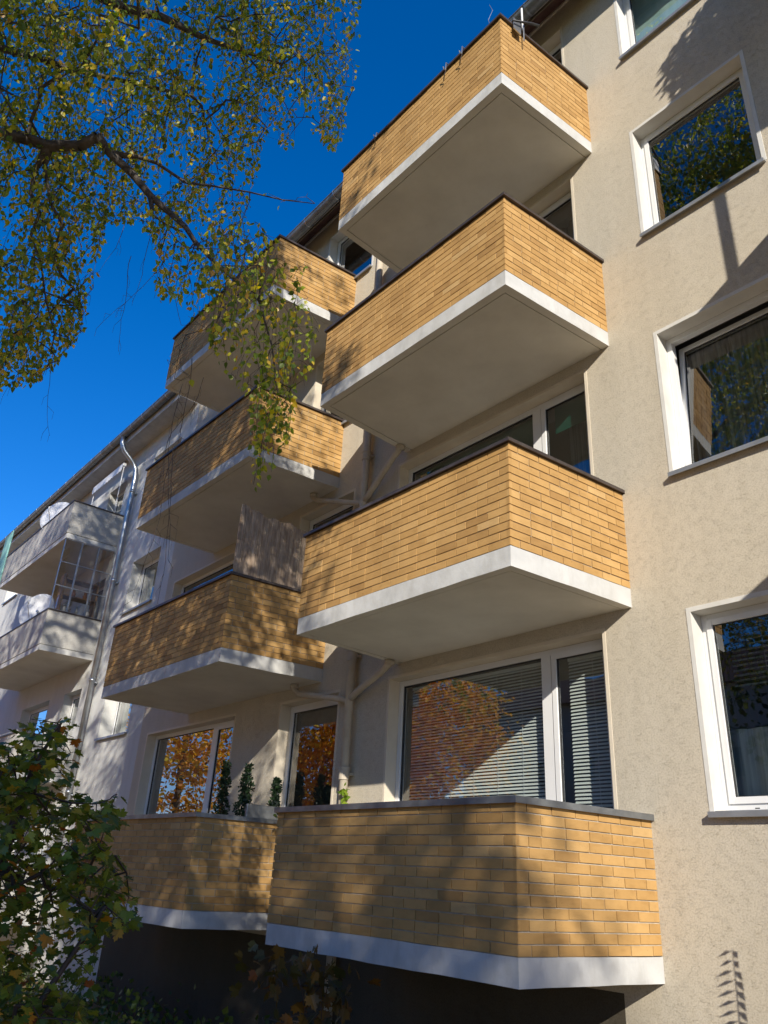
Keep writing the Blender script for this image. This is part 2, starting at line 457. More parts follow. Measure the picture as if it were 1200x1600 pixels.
def room_box(parent, x0, x1, z0, z1, y0, depth=2.6):
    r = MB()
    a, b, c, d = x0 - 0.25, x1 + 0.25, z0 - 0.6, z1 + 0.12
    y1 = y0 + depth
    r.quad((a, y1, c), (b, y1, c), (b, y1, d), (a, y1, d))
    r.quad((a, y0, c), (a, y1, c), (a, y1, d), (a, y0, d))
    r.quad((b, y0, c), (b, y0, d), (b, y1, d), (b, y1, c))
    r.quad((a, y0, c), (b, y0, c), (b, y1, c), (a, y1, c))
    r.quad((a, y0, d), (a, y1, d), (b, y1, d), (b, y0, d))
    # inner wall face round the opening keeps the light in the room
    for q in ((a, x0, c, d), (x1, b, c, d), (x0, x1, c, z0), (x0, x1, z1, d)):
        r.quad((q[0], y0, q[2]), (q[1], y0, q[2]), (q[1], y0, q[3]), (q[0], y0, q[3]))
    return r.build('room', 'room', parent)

def wavy_cloth(name, mat, parent, x0, x1, z0, z1, y, amp=0.03, waves=9, nx=None):
    mb = MB()
    nx = nx or int(waves * 8)
    ph = random.random() * 6
    vs = []
    for j, z in enumerate((z0, z1)):
        for i in range(nx + 1):
            u = i / nx
            a = amp * (0.6 + 0.4 * math.sin(u * 5 + ph))
            vs.append((x0 + (x1 - x0) * u, y + a * math.sin(u * waves * 2 * math.pi + ph), z))
    fs = [(i, i + 1, nx + 2 + i, nx + 1 + i) for i in range(nx)]
    mb.add(vs, fs)
    return mb.build(name, mat, parent, smooth=True)

def slat_blind(parent, x0, x1, z0, z1, y, pitch=0.032, mat='slat', tilt=0.95):
    mb = MB()
    n = int((z1 - z0) / pitch)
    w = 0.0125
    for i in range(n):
        z = z1 - (i + 0.5) * pitch
        dy, dz = w * math.cos(tilt), w * math.sin(tilt)
        mb.add([(x0, y - dy, z - dz), (x1, y - dy, z - dz), (x1, y, z + 0.002), (x0, y, z + 0.002), (x1, y + dy, z + dz), (x0, y + dy, z + dz)],
               [(0, 1, 2, 3), (3, 2, 4, 5)])
    for k in range(1, int((x1 - x0) / 0.35) + 1):
        xx = x0 + k * (x1 - x0) / (int((x1 - x0) / 0.35) + 1)
        mb.box(xx - 0.0015, xx + 0.0015, y - 0.016, y - 0.014, z0, z1)
    mb.box(x0, x1, y - 0.015, y + 0.015, z1, z1 + 0.03)
    return mb.build('venetian_blind', mat, parent)

def reveal_band(mb, x0, x1, z0, z1, depth, band=0.04, top_mi=1, side_mi=1, bottom=False):
    """inner faces of the opening + a flat plaster band round it, 3 mm proud"""
    mb.quad((x0, 0, z0), (x0, depth, z0), (x0, depth, z1), (x0, 0, z1), side_mi)
    mb.quad((x1, 0, z0), (x1, 0, z1), (x1, depth, z1), (x1, depth, z0), side_mi)
    mb.quad((x0, 0, z1), (x0, depth, z1), (x1, depth, z1), (x1, 0, z1), top_mi)
    mb.quad((x0, 0, z0), (x1, 0, z0), (x1, depth, z0), (x0, depth, z0), side_mi)
    if band:
        p = -0.004
        mb.box(x0 - band, x0, p, 0.0015, z0, z1 + band, side_mi)
        mb.box(x1, x1 + band, p, 0.0015, z0, z1 + band, side_mi)
        mb.box(x0, x1, p, 0.0015, z1, z1 + band, side_mi)

def pane_obj(parent, x0, x1, z0, z1, y, mat='glass'):
    mb = MB(); mb.quad((x0, y, z0), (x1, y, z0), (x1, y, z1), (x0, y, z1))
    return mb.build('pane', mat, parent)

def sill_obj(parent, x0, x1, z, proud=0.05, depth=0.16, mat='sill'):
    mb = MB()
    mb.box(x0 - 0.03, x1 + 0.03, -proud, 0.002, z - 0.024, z - 0.004)
    mb.box(x0 + 0.001, x1 - 0.001, 0.002, depth, z - 0.02, z + 0.006)
    mb.box(x0 - 0.03, x1 + 0.03, -proud - 0.004, -proud + 0.004, z - 0.045, z - 0.003)
    return mb.build('window_sill', mat, parent, bevel=0.002)

def casement(building, x0, x1, z0, z1, label=None, tilt=0.0, depth=0.15, open_tilt=False, band=0.04, revmat='reveal'):
    """single-sash white window; returns the window part"""
    mb = MB()
    reveal_band(mb, x0, x1, z0, z1, depth, band)
    y0 = depth
    frame_ring(mb, x0, x1, z0, z1, y0, y0 + 0.07, 0.055, 0.075, 0)
    for fx in (0.2, 0.8):
        xx = x0 + (x1 - x0) * fx
        mb.box(xx - 0.018, xx + 0.018, y0 - 0.0015, y0 + 0.004, z0 + 0.026, z0 + 0.034, 2)
    w = mb.build('window', ['pvc', revmat, 'gasket'], building, bevel=0.002)
    if label: w['label'] = label
    s = MB()
    a, b, c, d = x0 + 0.045, x1 - 0.045, z0 + 0.062, z1 - 0.045
    # built round its bottom rail so that it can tilt
    def ring(mb, ins, yf, yb, wd, mi):
        frame_ring(mb, a + ins, b - ins, ins, (d - c) - ins, yf, yb, wd, mi=mi)
    ring(s, 0.0, -0.012, 0.05, 0.048, 0)
    ring(s, 0.047, 0.005, 0.03, 0.008, 1)
    so = s.build('sash', ['pvc', 'gasket'], w, bevel=0.002)
    so.location = (0, y0, c)
    pm = MB(); pm.quad((a + 0.05, 0.012, 0.05), (b - 0.05, 0.012, 0.05), (b - 0.05, 0.012, d - c - 0.05), (a + 0.05, 0.012, d - c - 0.05))
    po = pm.build('pane', 'glass', w)
    po.location = (0, y0, c)
    if open_tilt:
        so.rotation_euler = po.rotation_euler = (-math.radians(6.5), 0, 0)
    sill_obj(w, x0, x1, z0)
    return w

def big_window(building, x0, x1, z0, z1, xm, label=None, depth=0.15, post=0.10, right_door=True, revmat='cream'):
    """fixed pane + mullion + narrow sash on the right, xm = mullion left edge"""
    mb = MB()
    reveal_band(mb, x0, x1, z0, z1, depth, 0.035)
    y0 = depth
    frame_ring(mb, x0, x1, z0, z1, y0, y0 + 0.07, 0.06)
    mb.box(xm, xm + post, y0 - 0.006, y0 + 0.072, z0 + 0.06, z1 - 0.06)
    w = mb.build('window', ['pvc', revmat], building, bevel=0.002)
    if label: w['label'] = label
    g1 = MB(); frame_ring(g1, x0 + 0.06, xm, z0 + 0.06, z1 - 0.06, y0 + 0.02, y0 + 0.05, 0.012)
    g1.build('glazing_bead', 'gasket', w)
    pane_obj(w, x0 + 0.06, xm, z0 + 0.06, z1 - 0.06, y0 + 0.03)
    s = MB()
    frame_ring(s, xm + post + 0.012, x1 - 0.05, z0 + 0.05, z1 - 0.05, y0 - 0.014, y0 + 0.04, 0.055)
    frame_ring(s, xm + post + 0.066, x1 - 0.104, z0 + 0.104, z1 - 0.104, y0, y0 + 0.03, 0.008, mi=1)
    s.build('sash', ['pvc', 'gasket'], w, bevel=0.002)
    pane_obj(w, xm + post + 0.07, x1 - 0.108, z0 + 0.108, z1 - 0.108, y0 + 0.012)
    return w

# ------------------------------------------------------------------ brick balconies
def bricks_along(mb, p, q, z0, z1, courses, rng, first_half):
    p = np.array(p); q = np.array(q)
    L = np.linalg.norm(q - p); t = (q - p) / L
    nrm = np.array([-t[1], t[0]])      # outward
    ch = (z1 - z0) / courses
    jt = 0.0095
    for r in range(courses):
        zb = z0 + r * ch + jt * 0.6; zt = z0 + (r + 1) * ch - jt * 0.4
        s = 0.0
        half = ((r % 2 == 0) == first_half)
        first = True
        shift = rng.uniform(-0.02, 0.02)
        while s < L - 0.005:
            ln = 0.245
            if first:
                ln = 0.115 if half else 0.24
                first = False
                ln += shift * 0.5
            elif rng.random() < 0.05:
                ln = 0.12
            e = min(s + ln, L)
            if L - e < 0.05: e = L
            a = s + (0 if s == 0 else jt / 2); b = e - (0 if e >= L else jt / 2)
            pr = 0.001 + rng.uniform(-0.0015, 0.0015)
            dz = rng.uniform(-0.0012, 0.0012)
            ex = 0.006 if e >= L or s == 0 else 0
            A = p + t * (a - (0.004 if s == 0 else 0)); B = p + t * (b + (0.004 if e >= L else 0))
            o1, o0 = nrm * pr, -nrm * 0.03
            vs = [(*(A + o0), zb + dz), (*(B + o0), zb + dz), (*(B + o0), zt + dz), (*(A + o0), zt + dz),
                  (*(A + o1), zb + dz), (*(B + o1), zb + dz), (*(B + o1), zt + dz), (*(A + o1), zt + dz)]
            mb.add(vs, [(4, 7, 6, 5), (0, 1, 5, 4), (3, 7, 6, 2), (0, 4, 7, 3), (1, 2, 6, 5)])
            s = e

def make_balcony(building, A, B, C, D, z, seed, cache={}, label=None):
    """A,B,C,D: plan corners (wall right, front right, front left, wall left)"""
    key = (A, B, C, D, seed)
    if key in cache:
        objs = []
        src = cache[key]
        root = src[0].copy(); COL.objects.link(root); root.parent = building; root.location = (0, 0, z)
        for ch in src[1:]:
            c = ch.copy(); COL.objects.link(c); c.parent = root
        if label: root['label'] = label
        elif 'label' in root: del root['label']
        return root
    rng = random.Random(seed)
    # slab, with a drip groove set into the underside
    mb = MB()
    poly = [D, C, B, A]
    n = 4
    # slightly hand-finished fascia: subdivide edges
    path = [A, B, C, D]
    def sub(p, q, k):
        return [(p[0] + (q[0] - p[0]) * i / k, p[1] + (q[1] - p[1]) * i / k) for i in range(k)]
    pts = sub(A, B, 6) + sub(B, C, 12) + sub(C, D, 6) + [D]
    nn = len(pts)
    zb = [rng.uniform(-0.0035, 0.0035) for _ in pts]; zt = [rng.uniform(-0.002, 0.003) for _ in pts]
    vs = [(p[0], p[1], zb[i]) for i, p in enumerate(pts)] + [(p[0], p[1], HFT + zt[i]) for i, p in enumerate(pts)]
    mb.add(vs, [(i + 1, i, nn + i, nn + i + 1) for i in range(nn - 1)], 0)
    inset = 0.085
    inn = offset_path(path, -inset) if False else None
    def inpoly(d):
        o = offset_path([A, B, C, D], -d)
        # travel A->B->C->D is clockwise seen from above? choose the side that shrinks
        o2 = offset_path([A, B, C, D], d)
        w1 = abs(o[1][0] - o[2][0]); w2 = abs(o2[1][0] - o2[2][0])
        return o if (w1 < w2) == (d >= 0) else o2
    ip = inpoly(inset)
    rim = pts
    # outer rim of underside
    segs = [6, 12, 6]
    ipts = sub(ip[0], ip[1], 6) + sub(ip[1], ip[2], 12) + sub(ip[2], ip[3], 6) + [ip[3]]
    vs = [(p[0], p[1], zb[i]) for i, p in enumerate(pts)] + [(p[0], p[1], 0.0) for p in ipts]
    mb.add(vs, [(i, i + 1, nn + i + 1, nn + i) for i in range(nn - 1)], 1)
    ip2 = inpoly(inset + 0.012)
    mb.add([(*p, 0.0) for p in ip] + [(*p, 0.016) for p in ip], [(i, i + 1, 5 + i - 0 if False else 4 + i + 1, 4 + i) for i in range(3)], 1)
    mb.add([(*p, 0.016) for p in ip] + [(*p, 0.016) for p in ip2], [(i, i + 1, 4 + i + 1, 4 + i) for i in range(3)], 1)
    mb.add([(*p, 0.016) for p in ip2] + [(*p, 0.003) for p in ip2], [(i, i + 1, 4 + i + 1, 4 + i) for i in range(3)], 1)
    mb.add([(*p, 0.003) for p in ip2], [(0, 1, 2, 3)], 1)
    mb.add([(*p, HFT - 0.004) for p in (A, B, C, D)], [(3, 2, 1, 0)], 1)
    slab = mb.build('balcony', ['white_paint', 'soffit'], building)
    slab.location = (0, 0, z)
    if label: slab['label'] = label
    # parapet core + bricks
    pm = MB()
    outer = inpoly(0.0075); inner = inpoly(0.13)
    zt2 = HC - 0.03
    for i in range(3):
        a, b, c, d = outer[i], outer[i + 1], inner[i + 1], inner[i]
        pm.quad((*a, HFT + 0.002), (*b, HFT + 0.002), (*b, zt2), (*a, zt2), 1)
        pm.quad((*d, HFT), (*c, HFT), (*c, zt2), (*d, zt2), 2)
        pm.quad((*a, zt2), (*b, zt2), (*c, zt2), (*d, zt2), 2)
    courses = 13
    b1 = MB()
    bricks_along(b1, A, B, HFT, zt2, courses, rng, True)
    bricks_along(b1, B, C, HFT, zt2, courses, rng, False)
    bricks_along(b1, C, D, HFT, zt2, courses, rng, True)
    pm.add(b1.v, b1.f, 0)
    par = pm.build('brick_parapet', ['brick', 'mortar', 'soffit'], slab)
    # coping sheet
    cm = MB()
    o = [inpoly(-0.032), inpoly(0.155)]
    for i in range(3):
        a, b, c, d = o[0][i], o[0][i + 1], o[1][i + 1], o[1][i]
        z1c, z0c = HC, HC - (0.028 if z < 2 else 0.014)
        vs = [(*a, z0c - 0.018), (*b, z0c - 0.018), (*b, z1c), (*a, z1c), (*d, z0c), (*c, z0c), (*c, z1c + 0.01), (*d, z1c + 0.01)]
        cm.add(vs, [(0, 1, 2, 3), (3, 2, 6, 7), (5, 4, 7, 6), (0, 4, 5, 1)], 0)
        # folded drip edge
        e = inpoly(-0.030)
        a2, b2 = e[i], e[i + 1]
        cm.add([(*a, z0c - 0.018), (*b, z0c - 0.018), (*b2, z0c - 0.018), (*a2, z0c - 0.018), (*b2, z0c), (*a2, z0c)], [(0, 3, 2, 1), (3, 5, 4, 2)], 0)
    # end caps
    for k in (0, 3):
        a, d = o[0][k], o[1][k]
        cm.add([(*a, HC - 0.04), (*a, HC), (*d, HC + 0.01), (*d, HC - 0.022)], [(0, 1, 2, 3)], 0)
    cop = cm.build('coping', 'zinc_old' if z < 2 else 'coping', slab)
    cache[key] = [slab, par, cop]
    return slab

random.seed(4); np.random.seed(4)
main = thing('apartment_building', 'beige rendered apartment block with tiers of yellow brick balconies and white window reveals', 'apartment building', (0, 0, GZ))
main_off = -GZ
# children are placed in world coordinates: cancel the empty's height
root_main = main
class _P: pass
def fix_parent(o, parent):
    o.parent = parent
XE = -10.02
WT = FH * 4 + Z0 + 0.3          # top of the rendered wall
holes = []
WIN_X = (0.533, 1.77)
C1 = (-3.226, -0.322)
C2W = (-9.69, -6.72)
C2D = (-5.49, -4.2)
DX3 = 6.2
for fl in range(4):
    zb = Z0 + fl * FH
    holes.append((*WIN_X, zb + 1.123, zb + 2.643))
    holes.append((C1[0], C1[1], zb + 0.25, zb + 2.637))
    holes.append((C1[0] + DX3, C1[1] + DX3, zb + 0.25, zb + 2.637))
    holes.append((C2W[0], C2W[1], zb + 0.9, zb + 2.61))
    holes.append((C2D[0], C2D[1], zb + 1.09, zb + 2.62))
wm = MB()
holed_wall(wm, XE, 9.5, Z0 - 0.12, WT, holes)
wm.quad((-0.35, 0, GZ), (9.5, 0, GZ), (9.5, 0, Z0 - 0.12), (-0.35, 0, Z0 - 0.12), 0)
wm.quad((XE, 0, GZ), (-0.35, 0, GZ), (-0.35, 0, Z0 - 0.12), (XE, 0, Z0 - 0.12), 1)  # wall base below the balconies: shade painted in as a darker render
wm.quad((XE, 0, GZ), (XE, 0, WT), (XE, 10, WT), (XE, 10, GZ), 0)
wm.quad((9.5, 0, GZ), (9.5, 10, GZ), (9.5, 10, WT), (9.5, 0, WT), 0)
wm.quad((XE, 10, GZ), (XE, 10, WT), (9.5, 10, WT), (9.5, 10, GZ), 0)
M_wall = wm.build('wall', ['beige', 'base_shade'], main)

A1, B1, Cc1, D1 = (0.0, 0.0), (-0.1105, -1.4466), (-3.0234, -1.4591), (-3.1133, 0.0)
dx2 = -4.5838
A2, B2, Cc2, D2 = (dx2, 0.0), (dx2 - 0.1105, -1.4307), (dx2 - 3.6477, -1.4662), (dx2 - 3.6751, 0.0)
A3, B3, Cc3, D3 = tuple((p[0] + DX3, p[1]) for p in (A1, B1, Cc1, D1))
for fl in range(4):
    z = Z0 + fl * FH
    if fl == 0: z -= 0.02
    make_balcony(main, A1, B1, Cc1, D1, z, 11 + (0 if fl == 0 else 1 + fl % 2))
    make_balcony(main, A2, B2, Cc2, D2, z, 21 + (0 if fl == 0 else 1 + fl % 2))
    make_balcony(main, A3, B3, Cc3, D3, z, 31)

# windows of the main block
for fl in range(4):
    zb = Z0 + fl * FH
    z0, z1 = zb + 1.123, zb + 2.643
    w = casement(main, *WIN_X, z0, z1, open_tilt=(fl == 1), label=[None, 'window with its sash tilted inwards', None, None][fl])
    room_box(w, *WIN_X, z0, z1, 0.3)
    if fl == 3:
        wavy_cloth('curtain', 'teal_cloth', w, WIN_X[0] + 0.02, WIN_X[1] - 0.02, z0 + 0.02, z1, 0.32, 0.008, 3)
    elif fl == 1:
        wavy_cloth('curtain', 'curtain', w, WIN_X[0], WIN_X[1], z0, z1, 0.48, 0.035, 9)
    elif fl == 0:
        wavy_cloth('cafe_curtain', 'pale_curtain', w, WIN_X[0] + 0.03, WIN_X[1], z0 + 0.02, z0 + 0.62, 0.30, 0.02, 7)
        slat_blind(w, WIN_X[0] + 0.12, WIN_X[1], z1 - 0.6, z1 - 0.06, 0.33, 0.04, 'curtain')
    z0, z1 = zb + 0.25, zb + 2.637
    for dx in (0, DX3):
        w = big_window(main, C1[0] + dx, C1[1] + dx, z0, z1, -1.137 + dx, post=0.115)
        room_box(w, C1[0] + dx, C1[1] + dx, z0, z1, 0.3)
        x0, x1 = C1[0] + dx, C1[1] + dx
        if fl == 0:
            slat_blind(w, x0 + 0.12, -1.15 + dx, z0 + 0.1, z1 - 0.1, 0.262)
            slat_blind(w, -0.9 + dx, x1 - 0.02, z0 + 0.1, z1 - 0.12, 0.262)
        elif fl == 1:
            b = MB(); b.quad((x0 + 0.06, 0.24, z1 - 0.85), (-1.15 + dx, 0.24, z1 - 0.85), (-1.15 + dx, 0.24, z1 - 0.06), (x0 + 0.06, 0.24, z1 - 0.06))
            b.build('roller_blind', 'green_blind', w)
            b = MB(); b.quad((-0.9 + dx, 0.24, z1 - 0.4), (x1, 0.24, z1 - 0.4), (x1, 0.24, z1 - 0.06), (-0.9 + dx, 0.24, z1 - 0.06))
            b.build('roller_blind', 'green_blind', w)
            wavy_cloth('curtain', 'curtain', w, -0.85 + dx, x1 - 0.25, z0, z1, 0.4, 0.02, 3)
        elif fl == 2:
            wavy_cloth('curtain', 'dark_curtain', w, x0, x1, z0, z1, 0.4, 0.04, 16)
        else:
            wavy_cloth('curtain', 'dark_curtain', w, x0, x0 + 1.2, z0, z1, 0.4, 0.04, 8)
    # second tier, wide window and small window
    z0, z1 = zb + 0.9, zb + 2.61
    w = big_window(main, *C2W, z0, z1, -7.62, post=0.10, depth=0.16)
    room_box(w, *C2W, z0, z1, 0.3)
    if fl == 0:
        slat_blind(w, C2W[0] + 0.08, -7.66, z0 + 0.82, z1 - 0.08, 0.27, 0.022, 'curtain', 0.9)
    else:
        wavy_cloth('curtain', 'pale_curtain', w, C2W[0] + 0.1, -8.6, z0, z1, 0.4, 0.04, 7)
    z0, z1 = zb + 1.09, zb + 2.62
    w = casement(main, *C2D, z0, z1, band=0.04, depth=0.16, revmat='reveal' if fl == 3 else 'cream')
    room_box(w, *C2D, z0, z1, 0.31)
    b = MB(); b.box(C2D[0] + 0.1, C2D[1] - 0.1, 0.235, 0.25, z1 - (0.32 if fl < 3 else 0.2), z1 - 0.1)
    b.build('roller_blind', 'zinc_old', w)

# cornice, eaves, gutter and roof of the main block
mb = MB()
mb.box(XE - 0.02, 9.52, -0.055, 0.0, WT - 0.005, WT + 0.115)
mb.box(XE - 0.02, 9.52, -0.03, -0.0, WT - 0.06, WT - 0.005)
mb.build('cornice', 'cream', main, bevel=0.004)
mb = MB()
yg, zg = -0.40, 12.20
mb.quad((XE - 0.1, -0.02, WT + 0.116), (9.6, -0.02, WT + 0.116), (9.6, yg + 0.06, zg + 0.04), (XE - 0.1, yg + 0.06, zg + 0.04), 0)
mb.box(XE - 0.1, 9.6, yg + 0.045, yg + 0.06, zg - 0.06, zg + 0.12, 0)
mb.quad((XE - 0.1, yg - 0.02, zg + 0.12), (9.6, yg - 0.02, zg + 0.12), (9.6, 5, zg + 3.0), (XE - 0.1, 5, zg + 3.0), 1)
mb.quad((9.6, 10.4, zg + 0.12), (XE - 0.1, 10.4, zg + 0.12), (XE - 0.1, 5, zg + 3.0), (9.6, 5, zg + 3.0), 1)
mb.add([(XE, 0, WT + 0.1), (XE, 10, WT + 0.1), (XE, 5, zg + 2.9)], [(0, 1, 2)], 2)
mb.add([(9.5, 0, WT + 0.1), (9.5, 10, WT + 0.1), (9.5, 5, zg + 2.9)], [(0, 2, 1)], 2)
mb.build('roof', ['soffit_dark', 'roof_tile', 'beige'], main)

def gutter(parent, x0, x1, yc, zc, r, step, mat):
    mb = MB()
    seg = 10
    def ring(x, rr):
        return [(x, yc - rr * math.cos(math.pi * k / seg), zc - rr * math.sin(math.pi * k / seg)) for k in range(seg + 1)]
    a, b = ring(x0, r), ring(x1, r)
    mb.add(a + b, [(k, k + 1, seg + 2 + k, seg + 1 + k) for k in range(seg)])
    mb.tube([(x0, yc - r, zc), (x1, yc - r, zc)], 0.012, 6)
    mb.add(ring(x0, r), [tuple(range(seg + 1))]); mb.add(ring(x1, r), [tuple(range(seg + 1))])
    g_ = mb.build('gutter', mat, parent, smooth=False)
    x = x0 + 0.3
    while x < x1:
        br = MB()
        a, b = ring(x - 0.014, r + 0.006), ring(x + 0.014, r + 0.006)
        br.add(a + b, [(k, k + 1, seg + 2 + k, seg + 1 + k) for k in range(seg)])
        br.tube([(x, yc - r - 0.004, zc - 0.01), (x, yc - r, zc + 0.02), (x, yc + r, zc + 0.03)], 0.012, 5)
        br.build('gutter_bracket', 'zinc', g_)
        x += step
    return g_
gutter(main, XE - 0.1, 9.6, yg - 0.06, zg + 0.01, 0.095, 0.85, 'zinc_old')

# drain pipe between the two tiers of balconies
def drain():
    px, py = -3.86, -0.085
    mb = MB()
    mb.tube([(px, py, 12.1), (px, py, GZ)], 0.052, 14)
    dp = mb.build('downpipe', 'pipe', main, smooth=True)
    for fl in range(4):
        z = Z0 + fl * FH
        for zz in ([z + 0.2, z + 1.75] if fl else [z + 1.62]):
            c = MB()
            c.tube([(px, py, zz - 0.06), (px, py, zz + 0.06)], 0.062, 14)
            c.tube([(px, py, zz + 0.05), (px, py, zz + 0.075)], 0.069, 14)
            c.box(px - 0.08, px + 0.08, py + 0.02, 0.0, zz - 0.012, zz + 0.012)
            c.build('pipe_collar', 'pipe', dp, smooth=False)
    for fl in range(1, 4):
        z = Z0 + fl * FH
        zj = z - 0.34 if fl == 1 else z - 0.5
        b = MB()
        b.tube([(px, py, zj), (px + 0.12, py, zj + 0.08), (-3.18, -0.16, z - 0.1), (-3.08, -0.17, z - 0.05), (-3.04, -0.17, z + 0.02)], [0.042, 0.042, 0.042, 0.045, 0.05], 12)
        b.tube([(-3.045, -0.17, z - 0.05), (-3.04, -0.17, z + 0.0)], 0.062, 12)
        b.build('branch_pipe', 'pipe', dp, smooth=True)
        b = MB()
        b.tube([(px, py, zj - 0.02), (px - 0.12, py, zj + 0.03), (-4.9, -0.13, z - 0.13), (-5.0, -0.14, z - 0.06), (-5.0, -0.14, z + 0.02)], [0.036] * 5, 12)
        b.tube([(-5.0, -0.14, z - 0.05), (-5.0, -0.14, z + 0.0)], 0.055, 12)
        b.build('branch_pipe', 'pipe', dp, smooth=True)
drain()

# ------------------------------------------------------------------ white neighbour building
white = thing('white_apartment_building', 'white and grey rendered block behind the downpipe, with grey parapet balconies and a lower eave', 'apartment building', (-15, 0, GZ))
WX0, WX1, WZT = -30.0, XE, 10.72
WB = [0.48, 3.02, 5.56, 8.10]
holes = []
for i, zb in enumerate(WB):
    zs = [1.26, 3.80, 6.35, 8.92][i]
    holes.append((-12.04, -10.66, zs, zs + 1.16))
    holes.append((-14.6, -13.55, zb + 0.3, zb + 1.98))
    holes.append((-17.6, -15.6, zb + 0.3, zb + 1.98))
    holes.append((-22.6, -21.2, zs, zs + 1.16))
wm = MB()
holed_wall(wm, WX0, WX1, GZ, WZT, holes)
wm.quad((WX0, 0, GZ), (WX0, 0, WZT), (WX0, 9, WZT), (WX0, 9, GZ))
wm.quad((WX0, 9, GZ), (WX0, 9, WZT), (WX1, 9, WZT), (WX1, 9, GZ))
wm.build('wall', 'white_wall', white)
for i, zb in enumerate(WB):
    zs = [1.26, 3.80, 6.35, 8.92][i]
    for (x0, x1, z0, z1) in ((-12.04, -10.66, zs, zs + 1.16), (-22.6, -21.2, zs, zs + 1.16)):
        w = casement(white, x0, x1, z0, z1, depth=0.25, band=0, revmat='white_wall')
        room_box(w, x0, x1, z0, z1, 0.36, 1.5)
        wavy_cloth('curtain', 'pale_curtain', w, x0 + 0.02, x1 - 0.35, z0 + 0.02, z1 - 0.05, 0.42, 0.03, 6)
    for (x0, x1) in ((-14.6, -13.55), (-17.6, -15.6)):
        w = casement(white, x0, x1, zb + 0.3, zb + 1.98, depth=0.2, band=0, revmat='white_wall')
        room_box(w, x0, x1, zb + 0.3, zb + 1.98, 0.31, 1.5)
        wavy_cloth('curtain', 'pale_curtain', w, x0 + 0.02, x1 - 0.02, zb + 0.3, zb + 1.9, 0.4, 0.03, 6)
XA, XL, YD = -13.27, -18.3, -1.15
def white_balcony(zb, zc):
    mb = MB()
    mb.box(XL, XA, YD, 0, 0, 0.12, 0)
    mb.quad((XL, YD, -0.001), (XL, 0, -0.001), (XA, 0, -0.001), (XA, YD, -0.001), 1)
    b = mb.build('balcony', ['white_paint', 'soffit'], white, bevel=0.003)
    b.location = (0, 0, zb)
    h = zc - zb
    mb = MB()
    mb.box(XA - 0.1, XA + 0.012, YD - 0.012, 0, 0.126, h - 0.03)
    mb.box(XL - 0.012, XL + 0.1, YD - 0.012, 0, 0.126, h - 0.03)
    mb.box(XL + 0.1, XA - 0.1, YD - 0.012, YD + 0.1, 0.126, h - 0.03)
    mb.build('parapet', 'grey_render', b)
    mb = MB()
    mb.box(XA - 0.12, XA + 0.03, YD - 0.03, 0, h - 0.03, h)
    mb.box(XL - 0.03, XL + 0.12, YD - 0.03, 0, h - 0.03, h)
    mb.box(XL + 0.12, XA - 0.12, YD - 0.03, YD + 0.12, h - 0.03, h)
    mb.build('coping', 'coping', b, bevel=0.003)
    return b
wbs = [white_balcony(zb, zc) for zb, zc in zip(WB, (1.38, 3.90, 6.46, 9.02))]
# glazed side screen of the third balcony
b3 = wbs[2]
mb = MB()
gz0, gz1 = 6.46 - WB[2], 8.08 - WB[2]
gx = XA + 0.0
for k in range(4):
    y = YD + (0 - YD) * k / 3
    mb.box(gx - 0.018, gx + 0.018, y - 0.016 + (0.016 if k == 0 else 0), y + 0.016 - (0.016 if k == 3 else 0), gz0, gz1)
for k in range(4):
    z = gz0 + (gz1 - gz0) * k / 3
    mb.box(gx - 0.014, gx + 0.014, YD, 0, z - 0.012 + (0.012 if k == 0 else 0), z + 0.012 - (0.012 if k == 3 else 0))
scr = mb.build('glazed_screen', 'zinc', b3)
mb = MB(); mb.quad((gx, YD, gz0), (gx, 0, gz0), (gx, 0, gz1), (gx, YD, gz1)); mb.build('pane', 'glass_thin', scr)
# eave, gutter, roof, downpipe
mb = MB()
mb.box(WX0, WX1 - 0.12, -0.42, 0.0, WZT - 0.02, WZT + 0.0, 0)
mb.quad((WX0, -0.5, WZT + 0.16), (WX1 - 0.12, -0.5, WZT + 0.16), (WX1 - 0.12, 4.5, WZT + 2.4), (WX0, 4.5, WZT + 2.4), 1)
mb.quad((WX1 - 0.12, 9.4, WZT + 0.1), (WX0, 9.4, WZT + 0.1), (WX0, 4.5, WZT + 2.4), (WX1 - 0.12, 4.5, WZT + 2.4), 1)
mb.box(WX0, WX1 - 0.12, -0.44, -0.42, WZT - 0.08, WZT + 0.13, 0)
mb.build('roof', ['white_paint', 'roof_tile'], white)
gutter(white, WX0, WX1 - 0.12, -0.53, WZT + 0.12, 0.085, 0.6, 'zinc_old')
mb = MB()
mb.tube([(-12.85, -0.53, WZT + 0.05), (-12.85, -0.53, WZT - 0.12), (-12.82, -0.45, WZT - 0.3), (-12.78, -0.2, WZT - 0.55), (-12.76, -0.12, WZT - 0.7), (-12.74, -0.1, WZT - 0.9), (-12.72, -0.1, GZ)], 0.058, 14)
for z in (9.4, 7.2, 5.0, 2.8):
    mb.tube([(-12.73, -0.1, z), (-12.73, -0.1, z + 0.07)], 0.064, 14)
    mb.box(-12.81, -12.65, -0.06, 0.0, z - 0.03, z - 0.005)
mb.build('downpipe', 'zinc', white, smooth=True)

# empties carry children in world coordinates: shift child offsets
def settle(root):
    inv = Matrix.Translation(-Vector(root.location))
    for c in root.children:
        c.matrix_parent_inverse = inv
for r_ in (main, white):
    settle(r_)

